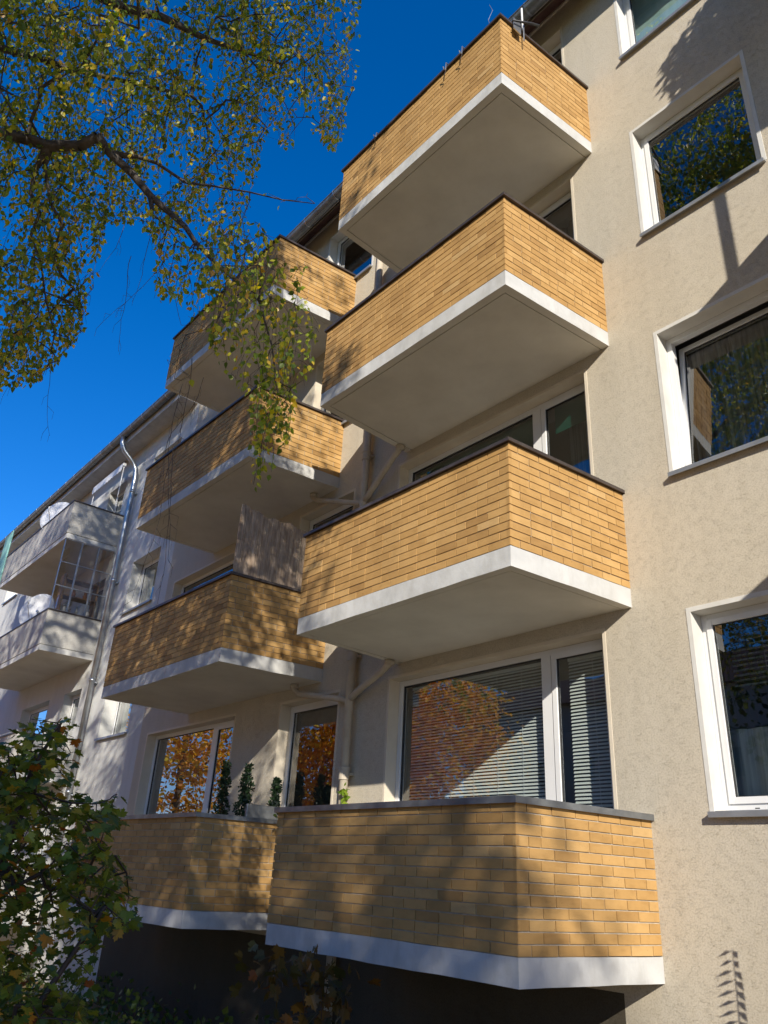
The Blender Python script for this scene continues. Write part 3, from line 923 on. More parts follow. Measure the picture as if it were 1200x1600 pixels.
# ------------------------------------------------------------------ building opposite (seen only in reflections)
def opposite(x0, x1, y, zt, label):
    t = thing('residential_building', label, 'apartment building', ((x0 + x1) / 2, y, GZ), 'buildings across the yard')
    wmb = MB(); hs = []
    n = int((x1 - x0) / 2.6)
    for i in range(n):
        for f in range(int(zt // 2.9)):
            xa = x0 + (i + 0.5) * (x1 - x0) / n
            hs.append((xa - 0.65, xa + 0.65, 1.2 + f * 2.9, 2.6 + f * 2.9))
    holed_wall(wmb, x0, x1, GZ, zt, hs, y)
    wmb.quad((x0, y, GZ), (x0, y, zt), (x0, y - 10, zt), (x0, y - 10, GZ)); wmb.quad((x1, y, GZ), (x1, y, zt), (x1, y - 10, zt), (x1, y - 10, GZ))
    wmb.quad((x0, y - 10, GZ), (x1, y - 10, GZ), (x1, y - 10, zt), (x0, y - 10, zt))
    wmb.build('wall', 'far_wall', t)
    g_ = MB(); g_.quad((x0, y - 0.2, GZ), (x1, y - 0.2, GZ), (x1, y - 0.2, zt), (x0, y - 0.2, zt)); g_.build('window', 'far_glass', t)
    r_ = MB(); r_.add([(x0 - .3, y + .5, zt), (x1 + .3, y + .5, zt), (x1 + .3, y - 5, zt + 3), (x0 - .3, y - 5, zt + 3), (x1 + .3, y - 10.5, zt), (x0 - .3, y - 10.5, zt)],
                      [(0, 1, 2, 3), (3, 2, 4, 5), (0, 5, 4, 1)]); r_.build('roof', 'roof_tile', t)
    settle(t)
opposite(-34, -6, -32, 11.5, 'long four storey block opposite, left end of the yard')
opposite(0, 24, -36, 11.5, 'shorter four storey block opposite, right end of the yard')

# ------------------------------------------------------------------ things on the balconies
def world_obj(mb, name, mats, t=None, **kw):
    o = mb.build(name, mats, t, **kw)
    if t is not None: o.matrix_parent_inverse = Matrix.Translation(-Vector(t.location))
    return o

rng = random.Random(7)
# reed screen on the side of the second-floor balcony of the left tier
mb = MB()
zc = Z0 + FH + HC + 0.012
y = -1.42
k = 0
while y < -0.42:
    u = (y + 1.42) / 1.0
    top = 0.90 + 0.015 * math.sin(u * 11) + 0.012 * math.sin(u * 27 + 1) - 0.05 * u + rng.uniform(-0.008, 0.008) + (0.03 if u < 0.12 else 0)
    x = dx2 - 0.05 - 0.06 * (1 - u) + rng.uniform(-0.005, 0.005)
    mb.tube([(x, y, zc), (x + rng.uniform(-.004, .004), y + rng.uniform(-.004, .004), zc + top * 0.5), (x, y, zc + top)], 0.0062, 5)
    y += 0.0105
for zz in (0.15, 0.45, 0.72):
    mb.box(dx2 - 0.118, dx2 - 0.102, -1.42, -0.42, zc + zz, zc + zz + 0.004)
o = mb.build('reed_screen', 'reed'); tag(o, 'brown reed privacy mat standing on the brick parapet of the left tier', 'privacy screen')

# upright evergreens on the lowest left balcony
def evergreen(x, y, ztop, r, label):
    zf = Z0 + HFT
    t = thing('potted_evergreen', label, 'potted plant', (x, y, zf), 'evergreens on the lowest left balcony')
    p = MB(); p.tube([(x, y, zf), (x, y, zf + 0.28), (x, y, zf + 0.30)], [0.11, 0.15, 0.16], 16); world_obj(p, 'pot', 'terracotta', t, smooth=True)
    s = MB(); s.tube([(x, y, zf + 0.25), (x, y, ztop - 0.1)], [0.012, 0.005], 6); world_obj(s, 'stem', 'twig_bark', t)
    f = MB()
    h = ztop - zf - 0.35
    for i in range(1900):
        u = rng.random()
        z = zf + 0.35 + u * h
        rr = r * (0.35 + 0.65 * math.sin(min(1, (1 - u) * 1.6) * math.pi / 2)) * (0.8 + 0.25 * math.sin(z * 22 + x))
        a = rng.random() * 6.283; q = rr * math.sqrt(rng.random())
        c = np.array([x + q * math.cos(a), y + q * math.sin(a), z])
        d = np.array([rng.gauss(0, 1), rng.gauss(0, 1), rng.gauss(0.5, 1)]); d /= np.linalg.norm(d)
        e = np.cross(d, [rng.gauss(0, 1), rng.gauss(0, 1), rng.gauss(0, 1)]); e /= np.linalg.norm(e) + 1e-9
        s_ = 0.046
        f.add([c, c + d * s_ * .5 + e * s_ * .3, c + d * s_, c + d * s_ * .5 - e * s_ * .3], [(0, 1, 2, 3)])
    world_obj(f, 'foliage', 'conifer', t)
def on_plane(px, py, y):
    d = CF + CR * (px - 600) / FPX - CU * (py - 800) / FPX
    return CAM + d * (y - CAM[1]) / d[1]
for px, pyt, y, r, lab in ((355, 1192, -0.42, 0.12, 'dark upright evergreen nearest the wide window frame'),
                           (389, 1196, -0.40, 0.14, 'dark upright evergreen in front of the sunlit wall patch'),
                           (433, 1218, -0.22, 0.11, 'dark upright evergreen beside the small window, shortest of its row')):
    P = on_plane(px, pyt, y)
    evergreen(P[0], y, P[2], r, lab)
# low leafy plant at the parapet end
def leaf_blob(name, label, cat, centre, rad, n, size, mat, shape='oval', seed=1, group=None):
    r_ = random.Random(seed)
    mb = MB()
    for i in range(n):
        v = np.array([r_.gauss(0, 1), r_.gauss(0, 1), r_.gauss(0, 1)]); v /= np.linalg.norm(v)
        c = np.array(centre) + v * np.array(rad) * (r_.random() ** 0.4)
        d = np.array([r_.gauss(0, .7), r_.gauss(0, .7), r_.gauss(-.3, .6)]); d /= np.linalg.norm(d)
        e = np.cross(d, [r_.gauss(0, 1), r_.gauss(0, 1), r_.gauss(0, 1)]); e /= np.linalg.norm(e) + 1e-9
        s_ = size * r_.uniform(.7, 1.2)
        mb.add([c, c + d * s_ * .4 + e * s_ * .38, c + d * s_, c + d * s_ * .4 - e * s_ * .38], [(0, 1, 2, 3)])
    o = mb.build(name, mat)
    return tag(o, label, cat, group)
P = on_plane(448, 1272, -0.55)
leaf_blob('balcony_plant', 'small green leafy plant at the wall end of the lowest left balcony', 'plant', (P[0], -0.55, P[2] + 0.0), (0.2, 0.12, 0.09), 150, 0.05, 'green_leaf', seed=5)
P = on_plane(556, 1240, -0.16)
leaf_blob('ivy', 'bright green climber at the foot of the drain pipe above the parapet', 'climbing plant', (-3.74, -0.16, 2.42), (0.04, 0.03, 0.17), 26, 0.075, 'bright_leaf', seed=6)
# white garden chair
P = on_plane(404, 1250, -0.5)
cx, cy, cz = P[0], -0.55, Z0 + HFT
t = thing('garden_chair', 'pale plastic chair with only its back above the lowest left parapet', 'chair', (cx, cy, cz))
mb = MB(); mb.box(cx - .22, cx + .22, cy - .22, cy + .22, cz + .42, cz + .45); world_obj(mb, 'seat', 'plastic_white', t, bevel=.01)
mb = MB(); mb.box(cx + .17, cx + .21, cy - .22, cy + .22, cz + .46, P[2] - .07); world_obj(mb, 'backrest', 'zinc_old', t, bevel=.01)
for sx in (-.19, .19):
    for sy in (-.19, .19):
        mb = MB(); mb.tube([(cx + sx, cy + sy, cz), (cx + sx, cy + sy, cz + .42)], .015, 8); world_obj(mb, 'leg', 'plastic_white', t)

# clamps hooked over the top-floor parapet
def clamp(px, py, label, dx=0.0, ln=0.16):
    P = on_plane(px, py, -1.50)
    x = P[0]; zt = Z0 + 3 * FH + HC
    yy = -1.459 - 0.043
    t = thing('parapet_hook', label, 'hook', (x, yy, zt), 'hooks on the top right parapet')
    mb = MB()
    mb.tube([(x, yy + 0.2, zt - 0.08), (x, yy + 0.2, zt + 0.02), (x, yy, zt + 0.02), (x, yy - 0.006, zt - ln * 0.7), (x, yy - 0.03, zt - ln * 0.8), (x, yy - 0.045, zt - ln * 0.6)], 0.008, 6)
    world_obj(mb, 'hook', 'steel', t)
    mb = MB()
    mb.tube([(x, yy - 0.03, zt - ln * 0.8), (x + 0.02, yy - 0.02, zt - ln), (x - 0.01, yy - 0.015, zt - ln * 1.3)], 0.006, 5)
    world_obj(mb, 'cord', 'twig_bark', t)
clamp(588, 212, 'lone thin hook on the left half of the top parapet', ln=0.1)
clamp(697, 102, 'left hook of the close pair on the top parapet')
clamp(722, 90, 'right hook of the close pair on the top parapet')
# bracket with short mast and a dark arm at the side parapet of the top balcony
x, y, zt = -0.07, -1.25, Z0 + 3 * FH + HC
t = thing('mast_bracket', 'steel bracket with dark crossing arm and white mast clamped to the top balcony corner', 'bracket', (x, y, zt))
mb = MB(); mb.box(x + 0.03, x + 0.042, y - 0.06, y + 0.06, zt - 0.16, zt + 0.03); mb.box(x - 0.1, x + 0.03, y - 0.05, y + 0.05, zt + 0.018, zt + 0.03)
mb.tube([(x + 0.05, y + 0.1, zt - 0.24), (x + 0.05, y + 0.1, zt + 0.04)], 0.009, 6); world_obj(mb, 'clamp_plate', 'steel', t)
mb = MB(); mb.tube([(x + 0.06, y - 0.1, zt - 0.09), (x + 0.10, y + 0.18, zt + 0.10), (x + 0.12, y + 0.3, zt + 0.16)], [0.010, 0.015, 0.015], 10); world_obj(mb, 'arm', 'dark_metal', t, smooth=True)
mb = MB(); mb.tube([(x + 0.02, y + 0.12, zt + 0.0), (x + 0.0, y + 0.14, zt + 0.45)], 0.012, 8); world_obj(mb, 'mast', 'plastic_white', t, smooth=True)
P = on_plane(766, 38, -1.45)
mb = MB(); mb.tube([(P[0], -1.45, zt), (P[0] - 0.02, -1.46, zt + 0.12), (P[0] + 0.03, -1.44, zt + 0.26), (P[0] - 0.01, -1.45, zt + 0.4)], 0.003, 5)
tag(mb.build('antenna_wire', 'steel'), 'thin bent wire rising from the top parapet', 'wire')

# satellite dishes on the white building
def dish(P, r, nrm, label):
    t = thing('satellite_dish', label, 'satellite dish', (P[0], P[1], P[2] - r - 0.1), 'dishes on the white building')
    nrm = Vector(nrm).normalized(); q = nrm.to_track_quat('Z', 'Y')
    mb = MB(); seg = 32; vs = [tuple(q @ Vector((0, 0, -0.16 * r)) + Vector(P))]; fs = []
    for j in range(1, 7):
        rr = r * j / 6
        for k in range(seg):
            a = 2 * math.pi * k / seg
            vs.append(tuple(q @ Vector((rr * math.cos(a) * 0.92, rr * math.sin(a), 0.16 * r * ((rr / r) ** 2 - 1))) + Vector(P)))
    for k in range(seg):
        fs.append((0, 1 + k, 1 + (k + 1) % seg))
        for j in range(5):
            fs.append((1 + j * seg + k, 1 + (j + 1) * seg + k, 1 + (j + 1) * seg + (k + 1) % seg, 1 + j * seg + (k + 1) % seg))
    mb.add(vs, fs)
    o = world_obj(mb, 'reflector', 'dish', t, smooth=True)
    sm = o.modifiers.new('thick', 'SOLIDIFY'); sm.thickness = 0.012
    lnb = q @ Vector((0, 0, r * 0.85)) + Vector(P); foot = q @ Vector((0, -r * 0.97, 0)) + Vector(P)
    mb = MB(); mb.tube([foot, lnb + Vector((0, 0, -0.08)), lnb], [0.008, 0.008, 0.02], 8); world_obj(mb, 'feed_arm', 'steel', t)
    mb = MB(); b = Vector(P) - nrm * 0.12; mb.tube([b, (b.x, b.y, P[2] - r - 0.1)], 0.02, 8); mb.tube([b, Vector(P)], 0.03, 8); world_obj(mb, 'pole', 'steel', t)
dish((-15.25, -0.95, 9.32), 0.46, (0.75, -0.85, 0.25), 'large white satellite dish on the top balcony of the white building')
dish((-14.9, -0.95, 6.80), 0.46, (0.75, -0.85, 0.25), 'large white satellite dish on the second balcony down, beside the glazed screen')

# folded awning over the top white balcony
t = thing('awning', 'white framed awning with scalloped valance under the eave of the white building', 'awning', (-14.0, -0.3, 9.0))
x0, x1, yy, za = -14.85, -12.98, -0.32, 10.17
mb = MB(); mb.box(x0, x1, yy - 0.04, yy + 0.04, za - 0.05, za + 0.03); world_obj(mb, 'cassette', 'plastic_white', t, bevel=0.01)
for xx in (x0 + 0.03, x1 - 0.03):
    mb = MB(); mb.tube([(xx, yy, za), (xx, yy, 9.0)], 0.012, 8); world_obj(mb, 'post', 'plastic_white', t)
mb = MB(); n = 60
vs = []
for i in range(n + 1):
    u = i / n; vs.append((x0 + (x1 - x0) * u, yy - 0.046, za - 0.05)); vs.append((x0 + (x1 - x0) * u, yy - 0.05, za - 0.15 - 0.045 * abs(math.sin(u * math.pi * 12))))
mb.add(vs, [(2 * i, 2 * i + 1, 2 * i + 3, 2 * i + 2) for i in range(n)]); world_obj(mb, 'valance', 'plastic_white', t)
mb = MB()
for i in range(22):
    u = (i + .5) / 22; xx = x0 + (x1 - x0) * u
    mb.tube([(xx, yy, za + 0.03), (xx + 0.02, yy, za + 0.10), (xx + 0.05, yy, za + 0.03)], 0.008, 5)
world_obj(mb, 'rings', 'dark_metal', t)
mb = MB(); mb.box(-18.9, -18.33, -1.2, -1.17, 8.0, 9.75); mb.tube([(-18.32, -1.18, 7.9), (-18.32, -1.18, 9.8)], 0.02, 8)
tag(mb.build('privacy_screen', 'teal_screen'), 'teal cloth screen at the far left end of the top white balcony', 'screen')
# shelf behind the glazed screen
sx, sy, sz = -13.75, -0.45, WB[2] + 0.12
t = thing('shelf', 'wooden shelf with pots behind the glazed balcony screen', 'shelf', (sx, sy, sz))
for yy in (-0.85, -0.1):
    mb = MB(); mb.box(sx - .15, sx + .15, yy - .02, yy + .02, sz, sz + 1.75); world_obj(mb, 'side_panel', 'wood', t)
for k in range(5):
    mb = MB(); mb.box(sx - .148, sx + .148, -0.83, -0.12, sz + .1 + k * .38, sz + .125 + k * .38); world_obj(mb, 'shelf_board', 'wood', t)
for k in range(5):
    yy = -0.7 + 0.13 * k; zz = sz + .125 + .38 * (2 + (k % 2)) + 0.001
    mb = MB(); mb.tube([(sx, yy, zz), (sx, yy, zz + .1), (sx, yy, zz + .13), (sx, yy, zz + .2)], [.04, .05, .03, .035], 12)
    tag(mb.build('jar', 'terracotta' if k % 2 else 'dish', smooth=True), ('white' if k % 2 == 0 else 'terracotta') + ' jar, ' + ['nearest the yard, on the lower board of the glazed balcony', 'nearer the yard of the two terracotta jars', 'middle one of the three on the lower board', 'nearer the wall of the two terracotta jars', 'nearest the wall, on the lower board of the glazed balcony'][k], 'jar', 'jars on the glazed balcony shelf')

# pole and shrubs on the balcony tier right of the frame (their shadows fall on the wall)
mb = MB(); zc3 = Z0 + 2 * FH + HC; mb.tube([(3.17, -1.2, zc3 + 0.01), (3.17, -1.2, Z0 + 3 * FH - 0.002)], 0.035, 12)
tag(mb.build('awning_pole', 'plastic_white', smooth=True), 'round white pole standing on the parapet just outside the right edge', 'pole')
for i, (x, y, z, r_) in enumerate(((3.45, -1.25, 11.0, .5), (4.1, -1.2, 11.35, .65), (5.0, -1.2, 11.3, .7))):
    leaf_blob('balcony_shrub', ['rounded shrub on the top right parapet, nearest the frame', 'tall middle shrub on the top right parapet', 'broad shrub farthest right on the top parapet'][i], 'shrub',
              (x, y, z), (r_ * .8, .3, r_), int(5200 * r_), 0.07, 'green_leaf', seed=20 + i, group='shrubs on the top right parapet')

# ------------------------------------------------------------------ trees
def leaf_template(kind):
    if kind == 'birch':
        V = np.array([(0, 0, 0), (.36, .26, .05), (.30, .55, .03), (0, 1, -.04), (-.30, .55, .03), (-.36, .26, .05)], float)
        F = [(0, 1, 2, 3), (0, 3, 4, 5)]
    elif kind == 'maple':
        half = [(0, 0), (.10, .04), (.34, -.04), (.30, .10), (.52, .22), (.38, .30), (.56, .56), (.36, .52), (.30, .62), (.16, .52), (.20, .82), (.09, .80), (0, 1.0)]
        V = np.array([(x, y, abs(x) * .18 - .06 * y * y) for x, y in half] + [(-x, y, abs(x) * .18 - .06 * y * y) for x, y in half[1:-1]], float)
        n = len(half)
        F = [tuple(range(n)), tuple([0, n - 1] + list(range(len(V) - 1, n - 1, -1)))]
    else:
        V = np.array([(0, 0, 0), (.4, .4, .06), (0, 1, 0), (-.4, .4, .06)], float)
        F = [(0, 1, 2), (0, 2, 3)]
    return V, F

def leaves_mesh(name, mat, kind, P, D, S, parent=None, seed=0, flat=False):
    """P positions, D hang directions, S sizes"""
    r_ = np.random.RandomState(seed)
    V, F = leaf_template(kind)
    n = len(P)
    D = D / (np.linalg.norm(D, axis=1, keepdims=True) + 1e-9)
    X = r_.normal(size=(n, 3))
    if flat: X = np.cross(D, np.array([0, 0, 1.0]) + r_.normal(0, .38, (n, 3)))
    X -= D * (X * D).sum(1, keepdims=True); X /= np.linalg.norm(X, axis=1, keepdims=True) + 1e-9
    Z = np.cross(X, D)
    w = np.einsum('nk,vk->nvk', np.zeros((n, 3)), np.zeros((len(V), 3)))
    pts = (P[:, None, :] + S[:, None, None] * (X[:, None, :] * V[None, :, 0:1] + D[:, None, :] * V[None, :, 1:2] + Z[:, None, :] * V[None, :, 2:3]))
    nv = len(V)
    faces = []
    for i in range(n):
        b = i * nv
        for f in F:
            faces.append([b + k for k in f])
    me = bpy.data.meshes.new(name)
    me.from_pydata(pts.reshape(-1, 3).tolist(), [], faces)
    me.materials.append(M[mat]); me.update()
    o = bpy.data.objects.new(name, me); COL.objects.link(o)
    if parent is not None:
        o.parent = parent; o.matrix_parent_inverse = Matrix.Translation(-Vector(parent.location))
    return o

def inside(poly, x, y):
    x = np.atleast_1d(x); y = np.atleast_1d(y)
    res = np.zeros(x.shape, bool); n = len(poly); j = n - 1
    for i in range(n):
        xi, yi = poly[i]; xj, yj = poly[j]
        c = ((yi > y) != (yj > y)) & (x < (xj - xi) * (y - yi) / (yj - yi + 1e-12) + xi)
        res ^= c; j = i
    return res

def grow(mb, base_nodes, base_par, roots, r0=0.0032, minr=None, seg_detail=60, kink=0.08, maxlen=None, penalty=0.35):
    """greedy tree: join every twig root to the nearest node of the skeleton; returns parents"""
    nodes = [np.array(p, float) for p in base_nodes]; par = list(base_par)
    dist = [0.0] * len(nodes)
    for i in range(len(nodes)):
        if par[i] >= 0: dist[i] = dist[par[i]] + np.linalg.norm(nodes[i] - nodes[par[i]])
    roots = np.array(roots)
    b = nodes[0]
    arr = np.array(nodes); dd = np.array(dist)
    dmin = np.array([np.min(np.linalg.norm(arr - r, axis=1)) for r in roots])
    order = np.argsort(dmin)
    idx = []
    r_ = random.Random(3)
    for k in order:
        r = roots[k]
        d = np.linalg.norm(arr - r, axis=1)
        up = np.maximum(0, r[2] - arr[:, 2])
        j = int(np.argmin(d + penalty * 0.1 * dd))
        L = d[j]
        # insert a bent midpoint for long joins
        p = arr[j]
        if L > 0.25:
            mid = (p + r) / 2 + np.array([r_.gauss(0, kink) * L, r_.gauss(0, kink) * L, abs(r_.gauss(0.08, kink)) * L])
            arr = np.vstack([arr, mid]); dd = np.append(dd, dd[j] + L / 2); par.append(j); j = len(arr) - 1
        arr = np.vstack([arr, r]); dd = np.append(dd, dd[j] + L / 2); par.append(j)
        idx.append(len(arr) - 1)
    n = len(arr)
    cnt = np.zeros(n)
    for i in idx: cnt[i] += 1
    for i in range(n - 1, -1, -1):
        if par[i] >= 0: cnt[par[i]] += cnt[i]
    # nodes after base are ordered parent-first, base nodes too
    rad = r0 * np.sqrt(np.maximum(cnt, 1))
    nb = len(base_nodes)
    if minr is not None:
        for i in range(nb): rad[i] = max(rad[i], minr[i])
    for i in range(n):
        if par[i] >= 0:
            a, c = arr[par[i]], arr[i]
            ra = min(rad[par[i]], rad[i] * 1.6 + 0.002) if i >= nb else rad[par[i]]
            mb.tube([a, c], [ra, rad[i]], 7 if rad[i] > 0.02 else (5 if rad[i] > 0.008 else 3), caps=False)
    return arr, par

# ---- birch: trunk outside the left edge, limb and hanging twigs in the picture
MASK = [(-80, -80), (562, -80), (562, 60), (556, 120), (545, 190), (525, 240), (487, 205), (470, 150), (458, 235), (440, 230), (425, 190), (408, 230), (400, 290),
        (385, 335), (440, 372), (480, 400), (478, 450), (500, 510), (494, 560), (462, 640), (452, 690), (425, 740), (398, 785), (388, 700), (395, 640), (372, 600), (335, 560), (290, 470),
        (240, 470), (246, 395), (222, 345), (165, 350), (150, 440), (130, 520), (95, 560), (60, 600), (-80, 615)]
SPARSE = [[(395, 292), (500, 312), (490, 338), (400, 345)], [(240, 470), (335, 560), (335, 690), (285, 720), (262, 600)], [(583, -80), (626, -80), (612, 42), (590, 35)], [(150, 340), (250, 350), (245, 560), (120, 600)]]
nr = np.random.RandomState(12)
def allowed(P):
    x, y, z = proj(P)
    infr = (z > 0.3) & (x > -25) & (x < 1225) & (y > -25) & (y < 1625)
    ok = ~infr
    ok |= inside(MASK, x, y)
    for k, s in enumerate(SPARSE):
        pr = (0.5, 0.30, 0.6, 0.05)[k]
        ok |= inside(s, x, y) & (nr.rand(len(x)) < pr)
    ok &= ~((z <= 0.3) & (np.linalg.norm(P - CAM, axis=1) < 1.2))
    return ok, infr

def hang(root, length, step, rs, down=1.0, wander=0.25):
    d = np.array([rs.normal(0, .5), rs.normal(0, .5), -0.2]); d /= np.linalg.norm(d)
    p = np.array(root, float); pts = [p.copy()]
    n = max(2, int(length / step))
    for i in range(n):
        d = d + np.array([rs.normal(0, wander * .3), rs.normal(0, wander * .3), -0.32 * down]); d /= np.linalg.norm(d)
        p = p + d * step; pts.append(p.copy())
    return pts

roots = []; rtype = []
# in-frame twig roots
tries = 0
while len(roots) < 1480 and tries < 60000:
    tries += 1
    px, py = nr.uniform(-60, 560), nr.uniform(-60, 660)
    if not inside(MASK, px, py)[0]: continue
    if py > 330 and px > 240: dist = nr.uniform(5.0, 6.3); 
    elif px < 200 and py > 330: dist = nr.uniform(6.0, 8.0)
    elif px > 330: dist = nr.uniform(7.0, 9.2)
    else: dist = nr.uniform(6.2, 9.0)
    if py > 420 and px > 240 and nr.rand() < .6: continue
    # clumping
    if 0.5 + 0.5 * math.sin(px * 0.031 + 1.3 * math.sin(py * 0.023)) * math.cos(py * 0.027 + px * .011) < nr.rand() * 0.5: continue
    roots.append(at(px, py, dist)); rtype.append(0)
for k in range(14):
    px, py = nr.uniform(260, 320), nr.uniform(480, 600); roots.append(at(px, py, nr.uniform(5.2, 6))); rtype.append(0)
for k in range(7):
    px, py = nr.uniform(400, 485), nr.uniform(296, 318); roots.append(at(px, py, nr.uniform(5.6, 6))); rtype.append(0)
for k in range(6):
    roots.append(at(nr.uniform(588, 616), nr.uniform(-60, 5), 6.5)); rtype.append(0)
for k in range(26):
    roots.append(at(nr.uniform(385, 475), nr.uniform(560, 690), nr.uniform(5.0, 5.5))); rtype.append(0)
nin = len(roots)
# crown above and beside the picture, sized by where its shade falls on the facades
S = np.array([1.53, -1.0, 0.90])
def shade_roots(x0, x1, z0, z1, t0, t1, count, keep):
    out = []
    g = 0
    while len(out) < count and g < 200000:
        g += 1
        xf, zf = nr.uniform(x0, x1), nr.uniform(z0, z1)
        if nr.rand() > keep(xf, zf): continue
        P = np.array([xf, -1.46, zf]) + S * nr.uniform(t0, t1)
        ok, inf = allowed(P[None, :])
        if inf[0]: continue
        P2 = P - np.array([0, 0, .35]); ok2, inf2 = allowed(P2[None, :])
        if not ok2[0]: continue
        out.append(P)
    return out
def keepA(x, z):
    k = 0.5 + 0.5 * math.sin(x * 3.1 + 2 * math.sin(z * 1.7)) * math.sin(z * 2.3 + x)
    k = 0.25 + 0.75 * k
    if x < -4.6: k = 0.45 + 0.55 * k
    if z < 5.8: k *= 0.6
    if x > -4.6 and z > 7.5: k *= 0.10
    if x > -4.0: k *= 0.75
    return k
crown = shade_roots(-8.7, -2.55, 2.0, 12.0, 3.6, 6.8, 2100, keepA)
crown2 = shade_roots(-19.5, -8.7, 1.0, 11.0, 4.2, 9.0, 1000, lambda x, z: 0.25 + 0.75 * abs(math.sin(x * 2.3 + z) * math.sin(z * 1.9 - x * .7)))
crown3 = [np.array([-1.7, -7.0, 15.6]) + nr.normal(0, 1, 3) * np.array([1.7, 1.2, 1.8]) for _ in range(900)]
crown3 = [p for p in crown3 if allowed(p[None, :])[0][0]]
for P in crown + crown2 + crown3: roots.append(P); rtype.append(1)
roots = np.array(roots)

trunk_xy = np.array([-5.2, -7.6])
bn = [(trunk_xy[0], trunk_xy[1], GZ), (trunk_xy[0] + .05, trunk_xy[1], 1.2), (trunk_xy[0] - .05, trunk_xy[1] + .05, 2.8), (trunk_xy[0] + .05, trunk_xy[1] + .1, 4.4), (trunk_xy[0] + .15, trunk_xy[1] + .2, 6.2),
      (trunk_xy[0] + .2, trunk_xy[1] + .3, 8.4), (trunk_xy[0] + .3, trunk_xy[1] + .4, 10.6), (trunk_xy[0] + .35, trunk_xy[1] + .5, 13.0)]
bp = [-1, 0, 1, 2, 3, 4, 5, 6]
mr = [.21, .19, .175, .16, .14, .11, .07, .03]
def limb(start, pts, r1, r2):
    j = start
    for k, p in enumerate(pts):
        bn.append(tuple(p)); bp.append(j); mr.append(r1 + (r2 - r1) * k / max(1, len(pts) - 1)); j = len(bn) - 1
    return j
l0 = len(bn)
limb(4, [at(-420, 120, 7.6), at(-200, 185, 7.1), at(-60, 205, 6.8), at(20, 211, 6.6), at(75, 228, 6.5), at(125, 228, 6.4), at(152, 213, 6.35), at(172, 240, 6.3), at(205, 270, 6.2), at(235, 306, 6.1),
         at(262, 330, 6.0), at(290, 355, 5.9), at(305, 378, 5.85), at(335, 410, 5.75), at(370, 440, 5.6), at(405, 470, 5.5), at(425, 540, 5.4), at(432, 600, 5.35)], .052, .002)
j = l0 + 4
limb(j, [at(56, 265, 6.5), at(48, 302, 6.45), at(62, 332, 6.4), at(48, 368, 6.4), at(64, 410, 6.35), at(72, 470, 6.3), at(85, 520, 6.3)], .016, .005)
limb(j, [at(70, 262, 6.5), at(80, 320, 6.4), at(98, 350, 6.4), at(82, 400, 6.4), at(96, 430, 6.4)], .012, .004)
limb(l0 + 7, [at(215, 245, 6.3), at(245, 255, 6.2), at(290, 285, 6.1), at(330, 290, 6.1), at(390, 300, 6.0), at(440, 312, 5.9), at(492, 318, 5.8)], .014, .003)
limb(l0 + 9, [at(238, 335, 6.0), at(262, 352, 6.0), at(285, 362, 6.0)], .010, .005)
limb(5, [at(-300, -250, 8.6), at(-100, -120, 8.2), at(60, -60, 8.0), at(160, -5, 7.8), at(195, 14, 7.7), at(250, 25, 7.7), at(320, 60, 7.8), at(380, 80, 7.9), at(440, 100, 8.0)], .07, .010)
limb(l0 + 1, [at(-60, 60, 7.6), at(40, 85, 7.5), at(120, 110, 7.4), at(210, 130, 7.4), at(300, 150, 7.4)], .035, .006)
limb(6, [(-4.2, -6.9, 11.5), (-2.6, -6.4, 12.2), (-0.8, -6.3, 12.6), (0.6, -6.6, 12.4)], .07, .02)
limb(5, [(-4.4, -7.6, 9.6), (-2.6, -7.8, 10.5), (-0.6, -7.6, 11.0), (1.4, -7.6, 11.2)], .08, .02)
limb(5, [(-6.0, -7.0, 9.6), (-7.4, -6.4, 10.5), (-8.6, -6.2, 11.4)], .06, .02)
limb(6, [(-5.6, -8.4, 12.0), (-5.0, -9.6, 13.0)], .05, .02)
birch = thing('birch_tree', 'birch with drooping green and yellow twigs hanging into the upper left of the view', 'tree', (trunk_xy[0], trunk_xy[1], GZ))
bm_ = MB()
grow(bm_, bn, bp, roots, r0=0.00105, minr=mr)
tm = MB()
# split thick wood (trunk) from the thin crown wood is kept in one continuous skeleton
world_obj(bm_, 'trunk', 'birch_bark', birch, smooth=True)
P_, D_, S_ = [], [], []
bt = MB()
for k, r in enumerate(roots):
    infrm = rtype[k] == 0
    if infrm:
        step = 0.032; length = nr.uniform(.25, .7); size = 0.046
    else:
        step = 0.07; length = nr.uniform(.35, .9); size = 0.098
        near = proj(np.array(r)); vis = near[2] > .3 and -120 < near[0] < 700 and -150 < near[1] < 800
        if vis: size = 0.06
    pts = hang(r, length, step, nr)
    ok, inf = allowed(np.array(pts))
    if infrm:
        # stop the twig where it would leave the crown outline
        stop = len(pts)
        for q in range(len(ok)):
            if not ok[q]: stop = q; break
        pts = pts[:max(stop, 1)]
    else:
        if inf.any() and not ok.all(): 
            stop = int(np.argmin(ok)); pts = pts[:max(stop, 1)]
    if len(pts) < 2: continue
    if infrm: bt.tube(pts, list(np.linspace(0.0022, 0.0011, len(pts))), 3, caps=False)
    for q, p in enumerate(pts):
        for rep in range(1 if infrm else 2):
            if nr.rand() < 0.12: continue
            o_ = np.array([nr.normal(0, 1), nr.normal(0, 1), nr.normal(-.3, .5)])
            o_ /= np.linalg.norm(o_)
            P_.append(p + o_ * (0.022 if infrm else 0.07))
            D_.append(o_ * 0.8 + np.array([0, 0, -0.9 + nr.normal(0, .45)]))
            S_.append(size * nr.uniform(.65, 1.2))
P_, D_, S_ = map(np.array, (P_, D_, S_))
# keep stray leaves inside the outline
ok, inf = allowed(P_)
P_, D_, S_ = P_[ok], D_[ok], S_[ok]
leaves_mesh('foliage', 'birch_leaf', 'birch', P_, D_, S_, birch, 5)
